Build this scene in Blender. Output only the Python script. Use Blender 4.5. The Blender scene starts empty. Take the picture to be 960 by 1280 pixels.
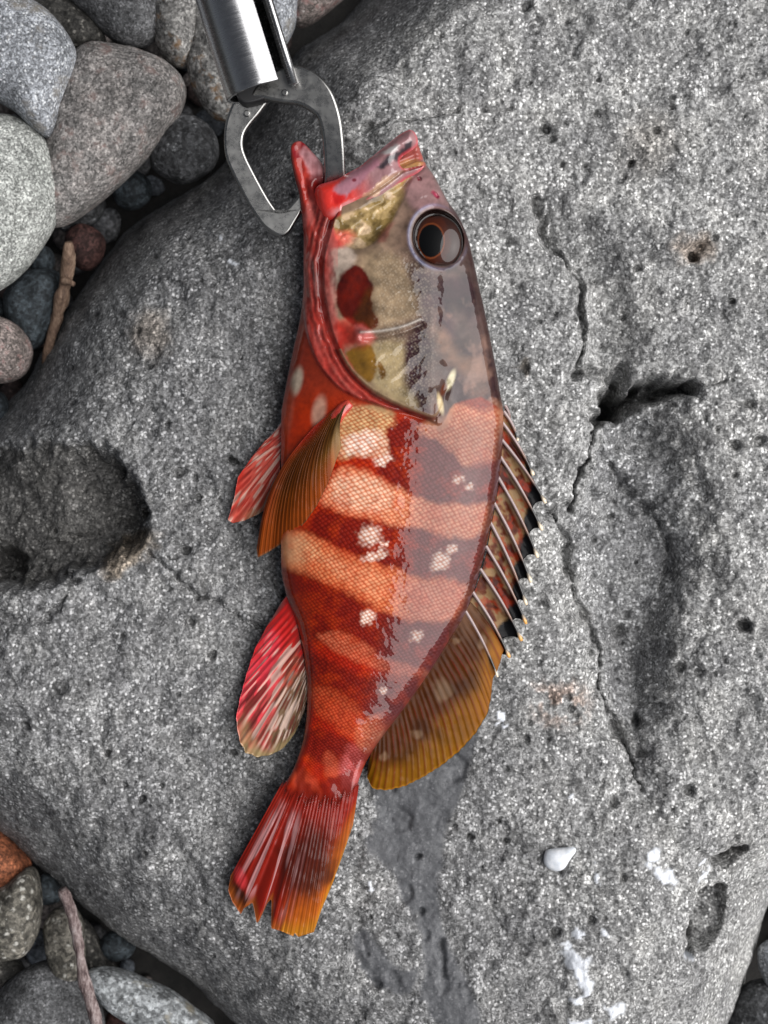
import bpy, math, random
import numpy as np
from mathutils import Vector
from mathutils.geometry import tessellate_polygon

# ------------------------------------------------------------------ camera, sky, sun, exposure
S = 0.00025            # metres per unit: one unit is one pixel of the photograph at the height of the fish's rest
HC = 2200.0            # camera height in those units (55 cm)
C = bpy.context.scene
COL = C.collection
cam_d = bpy.data.cameras.new('camera')
cam = bpy.data.objects.new('camera', cam_d); COL.objects.link(cam)
cam.location = (0, 0, HC * S)
cam_d.sensor_fit = 'VERTICAL'; cam_d.sensor_height = 24.0
cam_d.lens = 24.0 * HC / 1280.0
cam_d.clip_start = 0.01; cam_d.clip_end = 100
cam_d.dof.use_dof = True
cam_d.dof.focus_distance = (HC - 35) * S
cam_d.dof.aperture_fstop = 9.0
C.camera = cam

SUN_TILT, SUN_AZ, SUN_ANGLE = 42.0, -3.0, 70.0      # degrees: from the zenith, counter-clockwise from +x, disc
w = bpy.data.worlds.new('World'); C.world = w; w.use_nodes = True
nt = w.node_tree; bg = nt.nodes['Background']
sky = nt.nodes.new('ShaderNodeTexSky'); sky.sky_type = 'NISHITA'; sky.sun_disc = False
sky.sun_elevation = math.radians(90 - SUN_TILT); sky.sun_rotation = math.radians(90 - SUN_AZ)
sky.air_density = 1.0; sky.dust_density = 4.0; sky.ozone_density = 1.0
hs = nt.nodes.new('ShaderNodeHueSaturation'); hs.inputs['Saturation'].default_value = 0.35
nt.links.new(sky.outputs[0], hs.inputs['Color']); nt.links.new(hs.outputs[0], bg.inputs['Color'])
bg.inputs['Strength'].default_value = 0.045
sd = bpy.data.lights.new('sun', 'SUN'); sd.energy = 3.9; sd.angle = math.radians(SUN_ANGLE); sd.color = (1.0, 0.985, 0.98)
sun = bpy.data.objects.new('sun', sd); COL.objects.link(sun)
_t, _a = math.radians(SUN_TILT), math.radians(SUN_AZ)
sun_dir = Vector((math.sin(_t) * math.cos(_a), math.sin(_t) * math.sin(_a), math.cos(_t)))
sun.rotation_euler = (-sun_dir).to_track_quat('-Z', 'Y').to_euler()
sun.location = sun_dir * 2
C.view_settings.view_transform = 'Standard'; C.view_settings.look = 'None'
C.view_settings.gamma = 1.0; C.view_settings.exposure = 0.22

# ------------------------------------------------------------------ helpers
rng = np.random.default_rng(7)
random.seed(7)

def lin(*c):
    """sRGB 0..255 -> linear"""
    a = np.array(c, float) / 255.0
    return np.where(a <= 0.04045, a / 12.92, ((a + 0.055) / 1.055) ** 2.4)

def world(px, py, z, zr=0.0):
    """picture coordinates of a thing whose mean height is zr -> metres"""
    f = (1.0 - zr / HC)
    return np.stack([(np.asarray(px, float) - 480) * f * S, (640 - np.asarray(py, float)) * f * S,
                     np.asarray(z, float) * S + 0 * np.asarray(px, float)], -1)

_lat = {}
def vnoise(x, y, seed=0):
    if seed not in _lat:
        _lat[seed] = np.random.default_rng(1000 + seed).random((256, 256))
    L = _lat[seed]
    xi = np.floor(x).astype(int); yi = np.floor(y).astype(int)
    fx = x - xi; fy = y - yi
    fx = fx * fx * (3 - 2 * fx); fy = fy * fy * (3 - 2 * fy)
    a = L[xi & 255, yi & 255]; b = L[(xi + 1) & 255, yi & 255]
    c = L[xi & 255, (yi + 1) & 255]; d = L[(xi + 1) & 255, (yi + 1) & 255]
    return (a * (1 - fx) + b * fx) * (1 - fy) + (c * (1 - fx) + d * fx) * fy - 0.5

def fbm(x, y, seed=0, octs=4, gain=0.5):
    s = 0; a = 1.0
    for o in range(octs):
        ca, sa = math.cos(o * 1.3 + 0.4), math.sin(o * 1.3 + 0.4)
        s = s + a * vnoise((x * ca - y * sa) * 2 ** o + 17.3 * o, (x * sa + y * ca) * 2 ** o + 5.1 * o, seed + o)
        a *= gain
    return s

def smooth(pts, n=6, closed=True):
    """Catmull-Rom through pts"""
    P = np.array(pts, float); N = len(P); out = []
    rngi = range(N) if closed else range(N - 1)
    for i in rngi:
        if closed: p0, p1, p2, p3 = P[i - 1], P[i], P[(i + 1) % N], P[(i + 2) % N]
        else: p0, p1, p2, p3 = P[max(i - 1, 0)], P[i], P[i + 1], P[min(i + 2, N - 1)]
        for k in range(n):
            t = k / n
            out.append(0.5 * (2 * p1 + (p2 - p0) * t + (2 * p0 - 5 * p1 + 4 * p2 - p3) * t * t + (3 * p1 - p0 - 3 * p2 + p3) * t ** 3))
    if not closed: out.append(P[-1])
    return np.array(out)

def seg_dist(X, Y, poly, closed):
    best = np.full(X.shape, 1e12); ins = np.zeros(X.shape, bool)
    n = len(poly); m = n if closed else n - 1
    for i in range(m):
        ax, ay = poly[i][0], poly[i][1]; bx, by = poly[(i + 1) % n][0], poly[(i + 1) % n][1]
        ex, ey = bx - ax, by - ay; L = ex * ex + ey * ey
        if L < 1e-12: continue
        wx, wy = X - ax, Y - ay
        t = np.clip((wx * ex + wy * ey) / L, 0, 1)
        dx, dy = wx - ex * t, wy - ey * t
        np.minimum(best, dx * dx + dy * dy, out=best)
        if closed:
            c = ((ay <= Y) != (by <= Y))
            if c.any():
                xs = ax + (Y - ay) * (ex / ey if ey else 0)
                ins ^= c & (X < xs)
    return np.sqrt(best), ins

def sdf(X, Y, poly, pad=60):
    """signed distance, positive inside; only worked out near the shape"""
    poly = np.asarray(poly, float)
    lo = poly.min(0) - pad; hi = poly.max(0) + pad
    m = (X > lo[0]) & (X < hi[0]) & (Y > lo[1]) & (Y < hi[1])
    out = np.full(X.shape, -float(pad))
    if m.any():
        d, i = seg_dist(X[m], Y[m], poly, True)
        out[m] = np.where(i, d, -d)
    return out

def ldist(X, Y, line, pad=60):
    line = np.asarray(line, float)
    lo = line.min(0) - pad; hi = line.max(0) + pad
    m = (X > lo[0]) & (X < hi[0]) & (Y > lo[1]) & (Y < hi[1])
    out = np.full(X.shape, float(pad))
    if m.any():
        out[m] = seg_dist(X[m], Y[m], line, False)[0]
    return out

def sstep(a, b, x):
    t = np.clip((x - a) / (b - a), 0, 1); return t * t * (3 - 2 * t)

def blob(X, Y, cx, cy, rx, ry=None, rot=0):
    """distance-like value: 1 in the centre, 0 at the rim, negative outside"""
    ry = rx if ry is None else ry
    c, s = math.cos(rot), math.sin(rot)
    u = ((X - cx) * c + (Y - cy) * s) / rx; v = (-(X - cx) * s + (Y - cy) * c) / ry
    return 1 - np.sqrt(u * u + v * v)

def mesh_np(name, co, quads=None, tris=None, color=None, extra=None, mat=None, parent=None, shade=True):
    me = bpy.data.meshes.new(name)
    co = np.asarray(co, np.float32).reshape(-1, 3)
    nq = 0 if quads is None else len(quads); ntr = 0 if tris is None else len(tris)
    me.vertices.add(len(co)); me.vertices.foreach_set('co', co.ravel())
    loops = []
    if nq: loops.append(np.asarray(quads, np.int32).ravel())
    if ntr: loops.append(np.asarray(tris, np.int32).ravel())
    loops = np.concatenate(loops)
    me.loops.add(len(loops)); me.loops.foreach_set('vertex_index', loops)
    starts = np.concatenate([np.arange(nq) * 4, nq * 4 + np.arange(ntr) * 3]).astype(np.int32)
    me.polygons.add(nq + ntr)
    me.polygons.foreach_set('loop_start', starts)
    me.update(calc_edges=True)
    me.polygons.foreach_set('use_smooth', np.full(nq + ntr, bool(shade)))
    if color is not None:
        a = me.color_attributes.new('col', 'FLOAT_COLOR', 'POINT')
        c = np.ones((len(co), 4), np.float32); c[:, :3] = np.asarray(color).reshape(-1, 3)
        a.data.foreach_set('color', c.ravel())
    if extra is not None:
        for k, v in extra.items():
            a = me.attributes.new(k, 'FLOAT', 'POINT'); a.data.foreach_set('value', np.asarray(v, np.float32).ravel())
    me.validate()
    o = bpy.data.objects.new(name, me); COL.objects.link(o)
    if mat: me.materials.append(mat)
    if parent: o.parent = parent
    return o

def grid_quads(n, m, mask=None, flip=False, wrap=False):
    idx = np.arange(n * m).reshape(n, m)
    if wrap: idx = np.concatenate([idx, idx[:, :1]], 1)
    q = np.stack([idx[:-1, :-1], idx[:-1, 1:], idx[1:, 1:], idx[1:, :-1]], -1)
    if flip: q = q[..., ::-1]
    if mask is not None: q = q[mask]
    return q.reshape(-1, 4)

def compact(co, quads, *arrs):
    used = np.unique(quads); mp = np.full(len(co), -1, int); mp[used] = np.arange(len(used))
    return (co[used], mp[quads]) + tuple(a[used] for a in arrs)

def tag(o, label=None, cat=None, group=None, kind=None):
    if label: o['label'] = label
    if cat: o['category'] = cat
    if group: o['group'] = group
    if kind: o['kind'] = kind
    return o

def empty(name, px, py, z, zr=0):
    o = bpy.data.objects.new(name, None); COL.objects.link(o)
    o.empty_display_size = 0.01
    o.location = tuple(world(px, py, z, zr).reshape(3)); return o

def adopt(child, root):
    """parent a mesh authored in world coordinates"""
    child.parent = root
    child.matrix_parent_inverse = root.matrix_basis.inverted() if root.type == 'EMPTY' else child.matrix_parent_inverse
    return child

# ------------------------------------------------------------------ materials
class NT:
    def __init__(s, name):
        s.m = bpy.data.materials.new(name); s.m.use_nodes = True
        s.t = s.m.node_tree; s.b = s.t.nodes['Principled BSDF']
    def n(s, kind, **kw):
        x = s.t.nodes.new('ShaderNode' + kind)
        for k, v in kw.items(): setattr(x, k, v)
        return x
    def l(s, a, b): s.t.links.new(a, b)
    def val(s, sock, v):
        if isinstance(v, (int, float)): sock.default_value = v
        elif isinstance(v, (tuple, list, np.ndarray)):
            v = list(v)
            sock.default_value = v + [1.0] if len(sock.default_value) == 4 and len(v) == 3 else v
        else: s.l(v, sock)
    def math(s, op, a, b=0.0, c=0.0, clamp=False):
        x = s.n('Math', operation=op, use_clamp=clamp); s.val(x.inputs[0], a); s.val(x.inputs[1], b); s.val(x.inputs[2], c); return x.outputs[0]
    def mix(s, f, a, b, mode='MIX'):
        x = s.n('Mix', data_type='RGBA', blend_type=mode); s.val(x.inputs[0], f); s.val(x.inputs[6], a); s.val(x.inputs[7], b); return x.outputs[2]
    def ramp(s, f, stops, interp='LINEAR'):
        x = s.n('ValToRGB'); s.l(f, x.inputs[0]); r = x.color_ramp; r.interpolation = interp
        while len(r.elements) < len(stops): r.elements.new(0.5)
        for e, (p, c) in zip(r.elements, stops):
            e.position = p; e.color = (c, c, c, 1) if isinstance(c, (int, float)) else (*c, 1)
        return x.outputs[0]
    def coords(s, scale, rot=0):
        t = s.n('TexCoord'); mp = s.n('Mapping'); s.l(t.outputs['Object'], mp.inputs[0])
        mp.inputs['Scale'].default_value = (scale,) * 3 if isinstance(scale, (int, float)) else scale
        mp.inputs['Rotation'].default_value = (0, 0, rot); return mp.outputs[0]
    def noise(s, vec, scale, detail=3, rough=0.55, out=0, dist=0.0):
        x = s.n('TexNoise'); s.l(vec, x.inputs['Vector']); x.inputs['Scale'].default_value = scale
        x.inputs['Detail'].default_value = detail; x.inputs['Roughness'].default_value = rough
        x.inputs['Distortion'].default_value = dist; return x.outputs[out]
    def vor(s, vec, scale, rnd=1.0, feature='F1', out='Distance', smooth=None):
        x = s.n('TexVoronoi', feature=feature); s.l(vec, x.inputs['Vector']); x.inputs['Scale'].default_value = scale
        x.inputs['Randomness'].default_value = rnd; return x.outputs[out]
    def bump(s, h, strength, dist, normal=None):
        x = s.n('Bump'); s.l(h, x.inputs['Height']); x.inputs['Strength'].default_value = strength
        x.inputs['Distance'].default_value = dist
        if normal is not None: s.l(normal, x.inputs['Normal'])
        return x.outputs[0]
    def set(s, **kw):
        for k, v in kw.items(): s.val(s.b.inputs[k.replace('_', ' ')], v)
        return s.m

PXM = 1.0 / S      # object coordinates in metres -> px units

def stone_mat(name, dark, mid, light, grain=5.0, speck=0.5, blotch=60.0, spots=None, spot_col=None, bump=0.5, rough=0.8, use_attr=False, pits=0.25, aniso=1.0):
    """grainy volcanic stone: crystals and dark grains in a matrix, open pores, blotches of colour"""
    k = NT(name)
    v = k.coords((PXM, PXM * aniso, PXM))
    wv = k.n('VectorMath', operation='ADD')
    nn = k.noise(v, 1 / 9.0, 2, 0.6, out=1)
    sc = k.n('VectorMath', operation='SCALE'); k.l(nn, sc.inputs[0]); sc.inputs['Scale'].default_value = 3.0
    k.l(v, wv.inputs[0]); k.l(sc.outputs[0], wv.inputs[1]); vv = wv.outputs[0]
    cell = k.n('TexVoronoi'); k.l(vv, cell.inputs['Vector']); cell.inputs['Scale'].default_value = 1 / grain
    sep = k.n('SeparateColor'); k.l(cell.outputs['Color'], sep.inputs[0])
    r1 = sep.outputs[0]
    cell2 = k.n('TexVoronoi'); k.l(vv, cell2.inputs['Vector']); cell2.inputs['Scale'].default_value = 1 / (grain * 0.55)
    sep2 = k.n('SeparateColor'); k.l(cell2.outputs['Color'], sep2.inputs[0])
    fine = k.noise(v, 1 / 2.5, 2, 0.7)
    big = k.noise(v, 1 / blotch, 5, 0.6)
    base = k.mix(k.ramp(big, [(0.32, 0.0), (0.68, 1.0)]), dark, mid)
    # matrix of fine grains
    g = k.ramp(sep2.outputs[1], [(0.0, 0.45), (0.5, 0.9), (1.0, 1.6)])
    base = k.mix(1.0, base, g, 'MULTIPLY')
    g2 = k.ramp(k.noise(v, 1 / (grain * 1.1), 4, 0.75), [(0.34, 0.5), (0.5, 0.95), (0.66, 1.65)])
    base = k.mix(1.0, base, g2, 'MULTIPLY')
    g3 = k.ramp(k.noise(v, 1 / (grain * 5), 3, 0.6), [(0.3, 0.72), (0.7, 1.28)])
    base = k.mix(1.0, base, g3, 'MULTIPLY')
    # pale crystals
    dens = k.noise(v, 1 / (blotch * 0.8), 3, 0.6)
    clump = k.noise(v, 1 / (grain * 1.6), 2, 0.6)
    thr = k.math('ADD', k.math('ADD', k.math('MULTIPLY', r1, 0.6), 0.2), k.math('ADD', k.math('MULTIPLY', k.math('SUBTRACT', dens, 0.5), 0.8), k.math('MULTIPLY', k.math('SUBTRACT', clump, 0.5), 1.3)))
    cm = k.ramp(thr, [(1.0 - speck * 0.75, 0.0), (1.0 - speck * 0.75 + 0.14, 1.0)])
    fall = k.ramp(k.math('ADD', cell.outputs['Distance'], k.math('MULTIPLY', k.math('SUBTRACT', fine, 0.5), 0.7)), [(0.25, 1.0), (0.55, 0.0)])
    cmask = k.math('MULTIPLY', cm, fall)
    base = k.mix(cmask, base, light)
    # dark pores
    pc = k.n('TexVoronoi'); k.l(vv, pc.inputs['Vector']); pc.inputs['Scale'].default_value = 1 / (grain * 2.6)
    sp = k.n('SeparateColor'); k.l(pc.outputs['Color'], sp.inputs[0])
    pm = k.math('MULTIPLY', k.ramp(sp.outputs[2], [(1 - pits, 0.0), (1 - pits + 0.05, 1.0)]), k.ramp(pc.outputs['Distance'], [(0.12, 1.0), (0.26, 0.0)]))
    base = k.mix(k.math('MULTIPLY', pm, 0.75), base, [x * 0.3 for x in dark])
    if spots is not None:
        sn = k.noise(v, 1 / spots, 4, 0.65)
        base = k.mix(k.ramp(sn, [(0.56, 0.0), (0.68, 0.85)]), base, spot_col)
    h = k.math('ADD', k.math('MULTIPLY', cmask, 0.5), k.math('MULTIPLY', fine, 0.9))
    h = k.math('ADD', h, k.math('MULTIPLY', sep2.outputs[1], 0.35))
    h = k.math('SUBTRACT', h, k.math('MULTIPLY', pm, 1.6))
    h = k.math('ADD', h, k.math('MULTIPLY', k.noise(v, 1 / 14.0, 4, 0.6), 1.5))
    if use_attr:
        at = k.n('Attribute'); at.attribute_name = 'col'
        base = k.mix(1.0, base, at.outputs['Color'], 'MULTIPLY')
        cr = k.n('Attribute'); cr.attribute_name = 'crust'
        base = k.mix(k.math('MULTIPLY', cr.outputs['Fac'], k.ramp(fine, [(0.25, 0.6), (0.5, 1.0)])), base, (0.72, 0.75, 0.8))
        wt = k.n('Attribute'); wt.attribute_name = 'wet'
        base = k.mix(k.math('MULTIPLY', wt.outputs['Fac'], 0.88), base, k.mix(0.8, k.mix(1.0, base, (0.30, 0.30, 0.32), 'MULTIPLY'), (0.085, 0.088, 0.096)))
        h = k.math('MULTIPLY', h, k.math('SUBTRACT', 1.0, k.math('MULTIPLY', wt.outputs['Fac'], 0.6)))
        k.l(k.math('SUBTRACT', rough, k.math('MULTIPLY', wt.outputs['Fac'], 0.25)), k.b.inputs['Roughness'])
    else:
        k.b.inputs['Roughness'].default_value = rough
    k.l(base, k.b.inputs['Base Color'])
    k.l(k.bump(h, bump, 1.6 * S), k.b.inputs['Normal'])
    k.b.inputs['Specular IOR Level'].default_value = 0.35
    return k.m

# ------------------------------------------------------------------ ground under the stones
GZ = -400.0
def build_ground():
    ax = np.linspace(-1400, 2400, 190); ay = np.linspace(-1500, 2800, 215)
    X, Y = np.meshgrid(ax, ay)
    Z = GZ + 25 * fbm(X / 200, Y / 200, 3) + 12 * fbm(X / 30, Y / 30, 9)
    k = NT('ground_sand'); v = k.coords(PXM)
    n = k.noise(v, 1 / 30, 6, 0.65)
    c = k.ramp(n, [(0.3, (0.006, 0.006, 0.006)), (0.7, (0.024, 0.022, 0.02))])
    k.l(c, k.b.inputs['Base Color']); k.b.inputs['Roughness'].default_value = 0.9
    k.l(k.bump(k.noise(v, 1 / 5, 4, 0.7), 0.8, 4 * S), k.b.inputs['Normal'])
    o = mesh_np('ground', world(X, Y, Z, GZ).reshape(-1, 3), grid_quads(*X.shape, flip=True), mat=k.m)
    tag(o, 'dark wet sand far down between the beach stones', kind='structure')
    # the ground goes on as one wide sheet
    B = 60.0
    xs = np.array([-B, -0.55, 0.55, B]); 
    far = mesh_np('beach_ground', [(-B, -B, GZ * S - 0.012), (B, -B, GZ * S - 0.012), (B, B, GZ * S - 0.012), (-B, B, GZ * S - 0.012)], quads=[[0, 1, 2, 3]], mat=k.m)
    tag(far, 'dark beach ground running on beyond the stones', kind='structure')

# ------------------------------------------------------------------ boulder
BO_OUT = smooth([(452, -22), (412, 14), (384, 34), (352, 72), (318, 140), (284, 190), (232, 226), (172, 262), (132, 300), (92, 352), (62, 402), (40, 445),
                 (14, 498), (-70, 600), (-130, 750), (-120, 890), (-65, 985), (-2, 1042), (58, 1092), (120, 1146), (200, 1204), (258, 1246),
                 (312, 1292), (420, 1375), (600, 1430), (780, 1400), (870, 1345), (905, 1285), (932, 1210), (962, 1132), (1030, 1040), (1160, 900),
                 (1270, 680), (1300, 400), (1260, 100), (1130, -140), (930, -280), (690, -260), (540, -120)], 5)

CRACKS = [  # polyline, depth, half width
    ([(668, 246), (676, 268), (680, 288), (690, 306), (702, 316), (714, 334), (727, 348), (732, 362), (730, 385), (729, 410), (731, 432), (724, 452), (722, 464)], 17, 6),
    ([(722, 464), (740, 462), (758, 470), (770, 480), (776, 494)], 10, 6),
    ([(748, 528), (760, 516), (778, 510), (792, 498), (806, 486), (822, 478), (840, 480), (868, 485)], 30, 9),
    ([(778, 462), (772, 486), (776, 505)], 24, 10),
    ([(868, 485), (890, 482), (908, 474)], 9, 4),
    ([(748, 528), (740, 545), (738, 565), (728, 590), (720, 612), (716, 640)], 14, 5),
    ([(752, 545), (758, 572), (776, 590), (790, 612), (812, 634), (834, 655), (846, 690), (846, 718), (832, 744)], 8, 6),
    ([(686, 640), (700, 655), (711, 676), (712, 705), (722, 738), (734, 772), (748, 800), (756, 832), (754, 858), (762, 884), (772, 910), (788, 940), (796, 970), (808, 992)], 12, 5),
    ([(878, 640), (882, 612), (876, 580), (872, 560)], 5, 8),
    ([(186, 692), (206, 706), (222, 728), (240, 742), (268, 752), (300, 776), (330, 790)], 7, 3),
    ([(455, 160), (490, 152), (530, 146), (575, 138)], 7, 5),
    ([(0, 772), (30, 778), (60, 770), (84, 748)], 7, 6),
    ([(872, 1205), (874, 1170), (872, 1150), (880, 1132), (896, 1122), (914, 1124)], 22, 7),
    ([(900, 1086), (918, 1078), (944, 1070)], 14, 6),
    ([(555, 1222), (552, 1180)], 4, 4),
]
PITS = [(683, 158, 9, 10), (690, 172, 6, 7), (660, 4, 9, 8), (637, 135, 5, 6), (605, 137, 4, 5), (790, 203, 6, 7), (797, 130, 4, 4), (750, 97, 5, 6), (749, 140, 5, 6),
        (711, 24, 4, 5), (860, 38, 5, 6), (910, 28, 4, 5), (930, 94, 4, 4), (843, 120, 4, 5), (841, 133, 5, 6), (704, 204, 5, 6), (822, 162, 7, 7), (960, 390, 6, 8),
        (185, 457, 6, 8), (147, 387, 6, 4), (104, 382, 5, 5), (76, 452, 5, 5), (207, 530, 5, 5), (300, 447, 4, 5), (225, 590, 8, 8), (242, 597, 6, 7), (249, 622, 6, 7),
        (290, 576, 7, 8), (232, 688, 7, 8), (220, 697, 5, 6), (238, 777, 8, 7), (265, 819, 7, 7), (30, 908, 7, 8), (134, 942, 6, 8), (78, 860, 12, 7), (108, 856, 5, 4),
        (203, 982, 4, 6), (176, 1000, 7, 9), (180, 1071, 5, 6), (290, 942, 6, 7), (190, 949, 4, 4), (252, 1133, 5, 5), (170, 1150, 4, 4), (80, 1070, 6, 4), (235, 1210, 4, 4),
        (524, 1073, 6, 8), (526, 1142, 6, 6), (589, 1048, 6, 7), (602, 1087, 5, 6), (636, 1054, 6, 7), (625, 1030, 5, 5), (471, 1236, 8, 7), (463, 1148, 4, 5),
        (712, 887, 7, 6), (660, 924, 6, 6), (802, 906, 9, 8), (806, 947, 9, 7), (768, 1006, 9, 7), (865, 990, 10, 9), (762, 823, 0.1, 1), (784, 795, 12, 5), (795, 774, 7, 6),
        (752, 676, 7, 5), (853, 836, 8, 6), (878, 842, 8, 6), (935, 784, 7, 6), (932, 783, 10, 8), (899, 536, 5, 6), (938, 505, 7, 7), (920, 556, 7, 7), (950, 551, 10, 9), (829, 492, 7, 6),
        (740, 1152, 7, 6), (697, 1168, 9, 8), (780, 1098, 8, 6), (700, 1095, 4, 4), (655, 460, 12, 5), (930, 1055, 5, 5), (893, 297, 7, 8), (866, 320, 9, 12), (640, 300, 10, 3), (798, 335, 7, 7)]

_v = BO_OUT - np.array([480.0, 640.0]); _r = np.linalg.norm(_v, axis=1, keepdims=True)
BO_OUT = np.array([480.0, 640.0]) + _v / _r * np.maximum(_r * 1.135 - 42, _r * 0.8)     # the widest girth of the stone lies lower than its top

def build_boulder():
    def axis(a, b, lo, hi, st, big):
        inner = np.arange(a, b, st); out1 = [a]; s = st
        while out1[-1] > lo: s = min(s * 1.25, big); out1.append(out1[-1] - s)
        out2 = [inner[-1]]; s = st
        while out2[-1] < hi: s = min(s * 1.25, big); out2.append(out2[-1] + s)
        return np.concatenate([out1[1:][::-1], inner, out2[1:]])
    ax = axis(-15, 975, -200, 1400, 2.0, 14); ay = axis(-15, 1295, -400, 1540, 2.0, 14)
    X, Y = np.meshgrid(ax, ay)
    coarse = np.meshgrid(np.arange(-240, 1460, 12.0), np.arange(-440, 1600, 12.0))
    WX = X + 10 * fbm(X / 90, Y / 90, 40, 3); WY = Y + 10 * fbm(X / 90, Y / 90, 44, 3)
    d = sdf(WX, WY, BO_OUT, 400)
    # rounded shoulder
    D = 230 + 0 * X
    u = np.clip(d / D, 0, 1)
    Z = -185 * (1 - u) ** 2.6
    dn = np.minimum(d, 0)
    Z = Z + 2.1 * dn - 0.022 * dn * dn
    Z = np.maximum(Z, -520)
    # steeper face falling away at the top left
    side = ((X - 600) * (130) - (Y - 0) * (-170)) / 214.0      # signed distance to the ridge (600,0)-(430,130)
    side = ((600 - X) * 130 + (0 - Y) * 170) / 214.0
    Z = Z - 0.62 * np.maximum(side - 6 + 16 * fbm(X / 50, Y / 50, 60, 3), 0) * sstep(520, 330, np.abs(Y - 50) + 0 * X)
    # broad waves
    Z = Z + 22 * fbm(X / 330, Y / 330, 11, 3)
    fine = fbm(X / 26, Y / 26, 21, 5, 0.6) * 6.5 + fbm(X / 7, Y / 7, 31, 3, 0.6) * 2.2
    Z = Z + fine
    col = np.ones(X.shape + (3,)); wet = np.zeros(X.shape); crust = np.zeros(X.shape)
    nz = fbm(X / 40, Y / 40, 70, 4); nz2 = fbm(X / 12, Y / 12, 75, 4)
    wx = X + 7 * nz2 * 2; wy = Y + 7 * fbm(X / 12, Y / 12, 79, 4) * 2
    # flatten where the fish lies
    # valley on the right: the polygon between the two cracks
    VAL = smooth([(752, 530), (800, 505), (850, 520), (872, 560), (880, 640), (880, 720), (858, 770), (850, 830), (840, 890), (800, 930), (775, 905), (758, 860), (740, 790), (722, 735), (712, 700), (716, 645), (735, 590)], 4)
    dv = sdf(wx, wy, VAL, 80)
    Z = Z - 58 * sstep(-6, 52, dv) - 14 * sstep(-40, 10, dv) * (X > 700)
    inner = smooth([(765, 575), (800, 560), (850, 590), (868, 640), (850, 690), (825, 655), (790, 625)], 4)
    Z = Z + 24 * sstep(-14, 24, sdf(wx, wy, inner, 40))
    Z = Z - 34 * sstep(0, 1, blob(wx, wy, 790, 500, 88, 44, -0.15)) - 16 * sstep(0, 1, blob(wx, wy, 760, 400, 46, 90, 0)) - 12 * sstep(0, 1, blob(wx, wy, 760, 800, 50, 150, -0.25))
    dlong = ldist(wx, wy, smooth(CRACKS[7][0], 3, False), 90)
    Z = Z - 15 * np.exp(-(dlong / 24.0) ** 2)
    # shallow triangular hollow by the deep crack
    HOL = smooth([(724, 468), (752, 470), (772, 492), (774, 510), (750, 524), (735, 515)], 3)
    Z = Z - 9 * sstep(-5, 10, sdf(wx, wy, HOL, 40))
    Z = Z - 75 * sstep(-6, 13, sdf(wx, wy, smooth([(744, 528), (758, 510), (784, 496), (804, 478), (838, 470), (876, 484), (848, 493), (820, 499), (798, 512), (776, 526), (758, 532)], 3), 40)) - 40 * sstep(0, 0.7, blob(wx, wy, 772, 492, 20, 32, 0.15))
    # step along the long crack at the top: left side proud
    L1 = smooth(CRACKS[0][0], 3, False)
    dl = ldist(X, Y, L1, 90); xl = np.interp(Y, L1[:, 1], L1[:, 0])
    Z = Z - 22 * sstep(0, 14, X - xl + 4 * nz2) * sstep(95, 20, X - xl) * sstep(240, 290, Y) * sstep(475, 450, Y)
    # ledge around (800-880, 290-330)
    Z = Z - 16 * sstep(0, 1, blob(wx, wy, 868, 312, 24, 14, -0.5)) - 8 * sstep(0, 0.8, blob(wx, wy, 800, 300, 40, 14, 0.2))
    # crater on the left
    CR = smooth([(-60, 560), (0, 548), (60, 545), (110, 548), (150, 572), (178, 610), (188, 648), (176, 682), (140, 704), (100, 722), (50, 736), (-10, 742), (-60, 738)], 4)
    dc = sdf(wx, wy, CR, 80)
    prof = sstep(-5, 26, dc) * 0.75 + sstep(10, 90, dc) * 0.25
    top = sstep(560, 640, Y) * 0.55 + 0.45      # the upper lip slopes in gently
    rt = sstep(60, 150, X)
    Z = Z - (70 + 46 * np.clip(sstep(60, 190, X) + sstep(630, 720, Y), 0, 1)) * prof * np.clip(top + rt * 0.55, 0, 1)
    Z = Z - 55 * sstep(0, 25, sdf(wx, wy, [(-40, 675), (0, 680), (20, 700), (34, 728), (10, 735), (-40, 735)], 40))
    Z = Z + 9 * sstep(0, 0.8, blob(X, Y, 85, 640, 60, 42, 0.2))
    # hollow and white fragment seat
    Z = Z - 6 * sstep(0, 0.7, blob(X, Y, 697, 1075, 32, 26))
    # carved crescents bottom right
    CS = smooth([(877, 1208), (869, 1180), (868, 1155), (874, 1134), (890, 1120), (912, 1118), (922, 1130), (916, 1148), (902, 1172), (889, 1194)], 4)
    bo = blob(wx * .3 + X * .7, wy * .3 + Y * .7, 896, 1162, 27, 47, 0.32)
    Z = Z - 62 * sstep(-0.02, 0.3, bo) * (1 - 0.6 * sstep(880, 926, X + 0.3 * (Y - 1160)))
    CS2 = smooth([(896, 1092), (908, 1076), (930, 1068), (946, 1070), (936, 1082), (918, 1096)], 4)
    Z = Z - 26 * sstep(-3, 11, sdf(wx * .2 + X * .8, wy * .2 + Y * .8, CS2, 40))
    Z = Z - 10 * sstep(-10, 40, sdf(X, Y, smooth([(880, 1205), (925, 1130), (960, 1095), (975, 1130), (935, 1190)], 3), 40))
    for line, dep, hw in CRACKS:
        dd = ldist(wx * 0.45 + X * 0.55, wy * 0.45 + Y * 0.55, smooth(line, 3, False), 30)
        ww = hw * (0.25 + 1.35 * np.clip(0.5 + 1.6 * fbm(X / 30, Y / 30, 300, 3), 0, 1))
        Z = Z - 1.5 * dep * np.clip(1 - dd / ww, 0, 1) ** 0.7 - 0.5 * dep * np.clip(1 - dd / (ww * 3.2), 0, 1) ** 2
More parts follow.
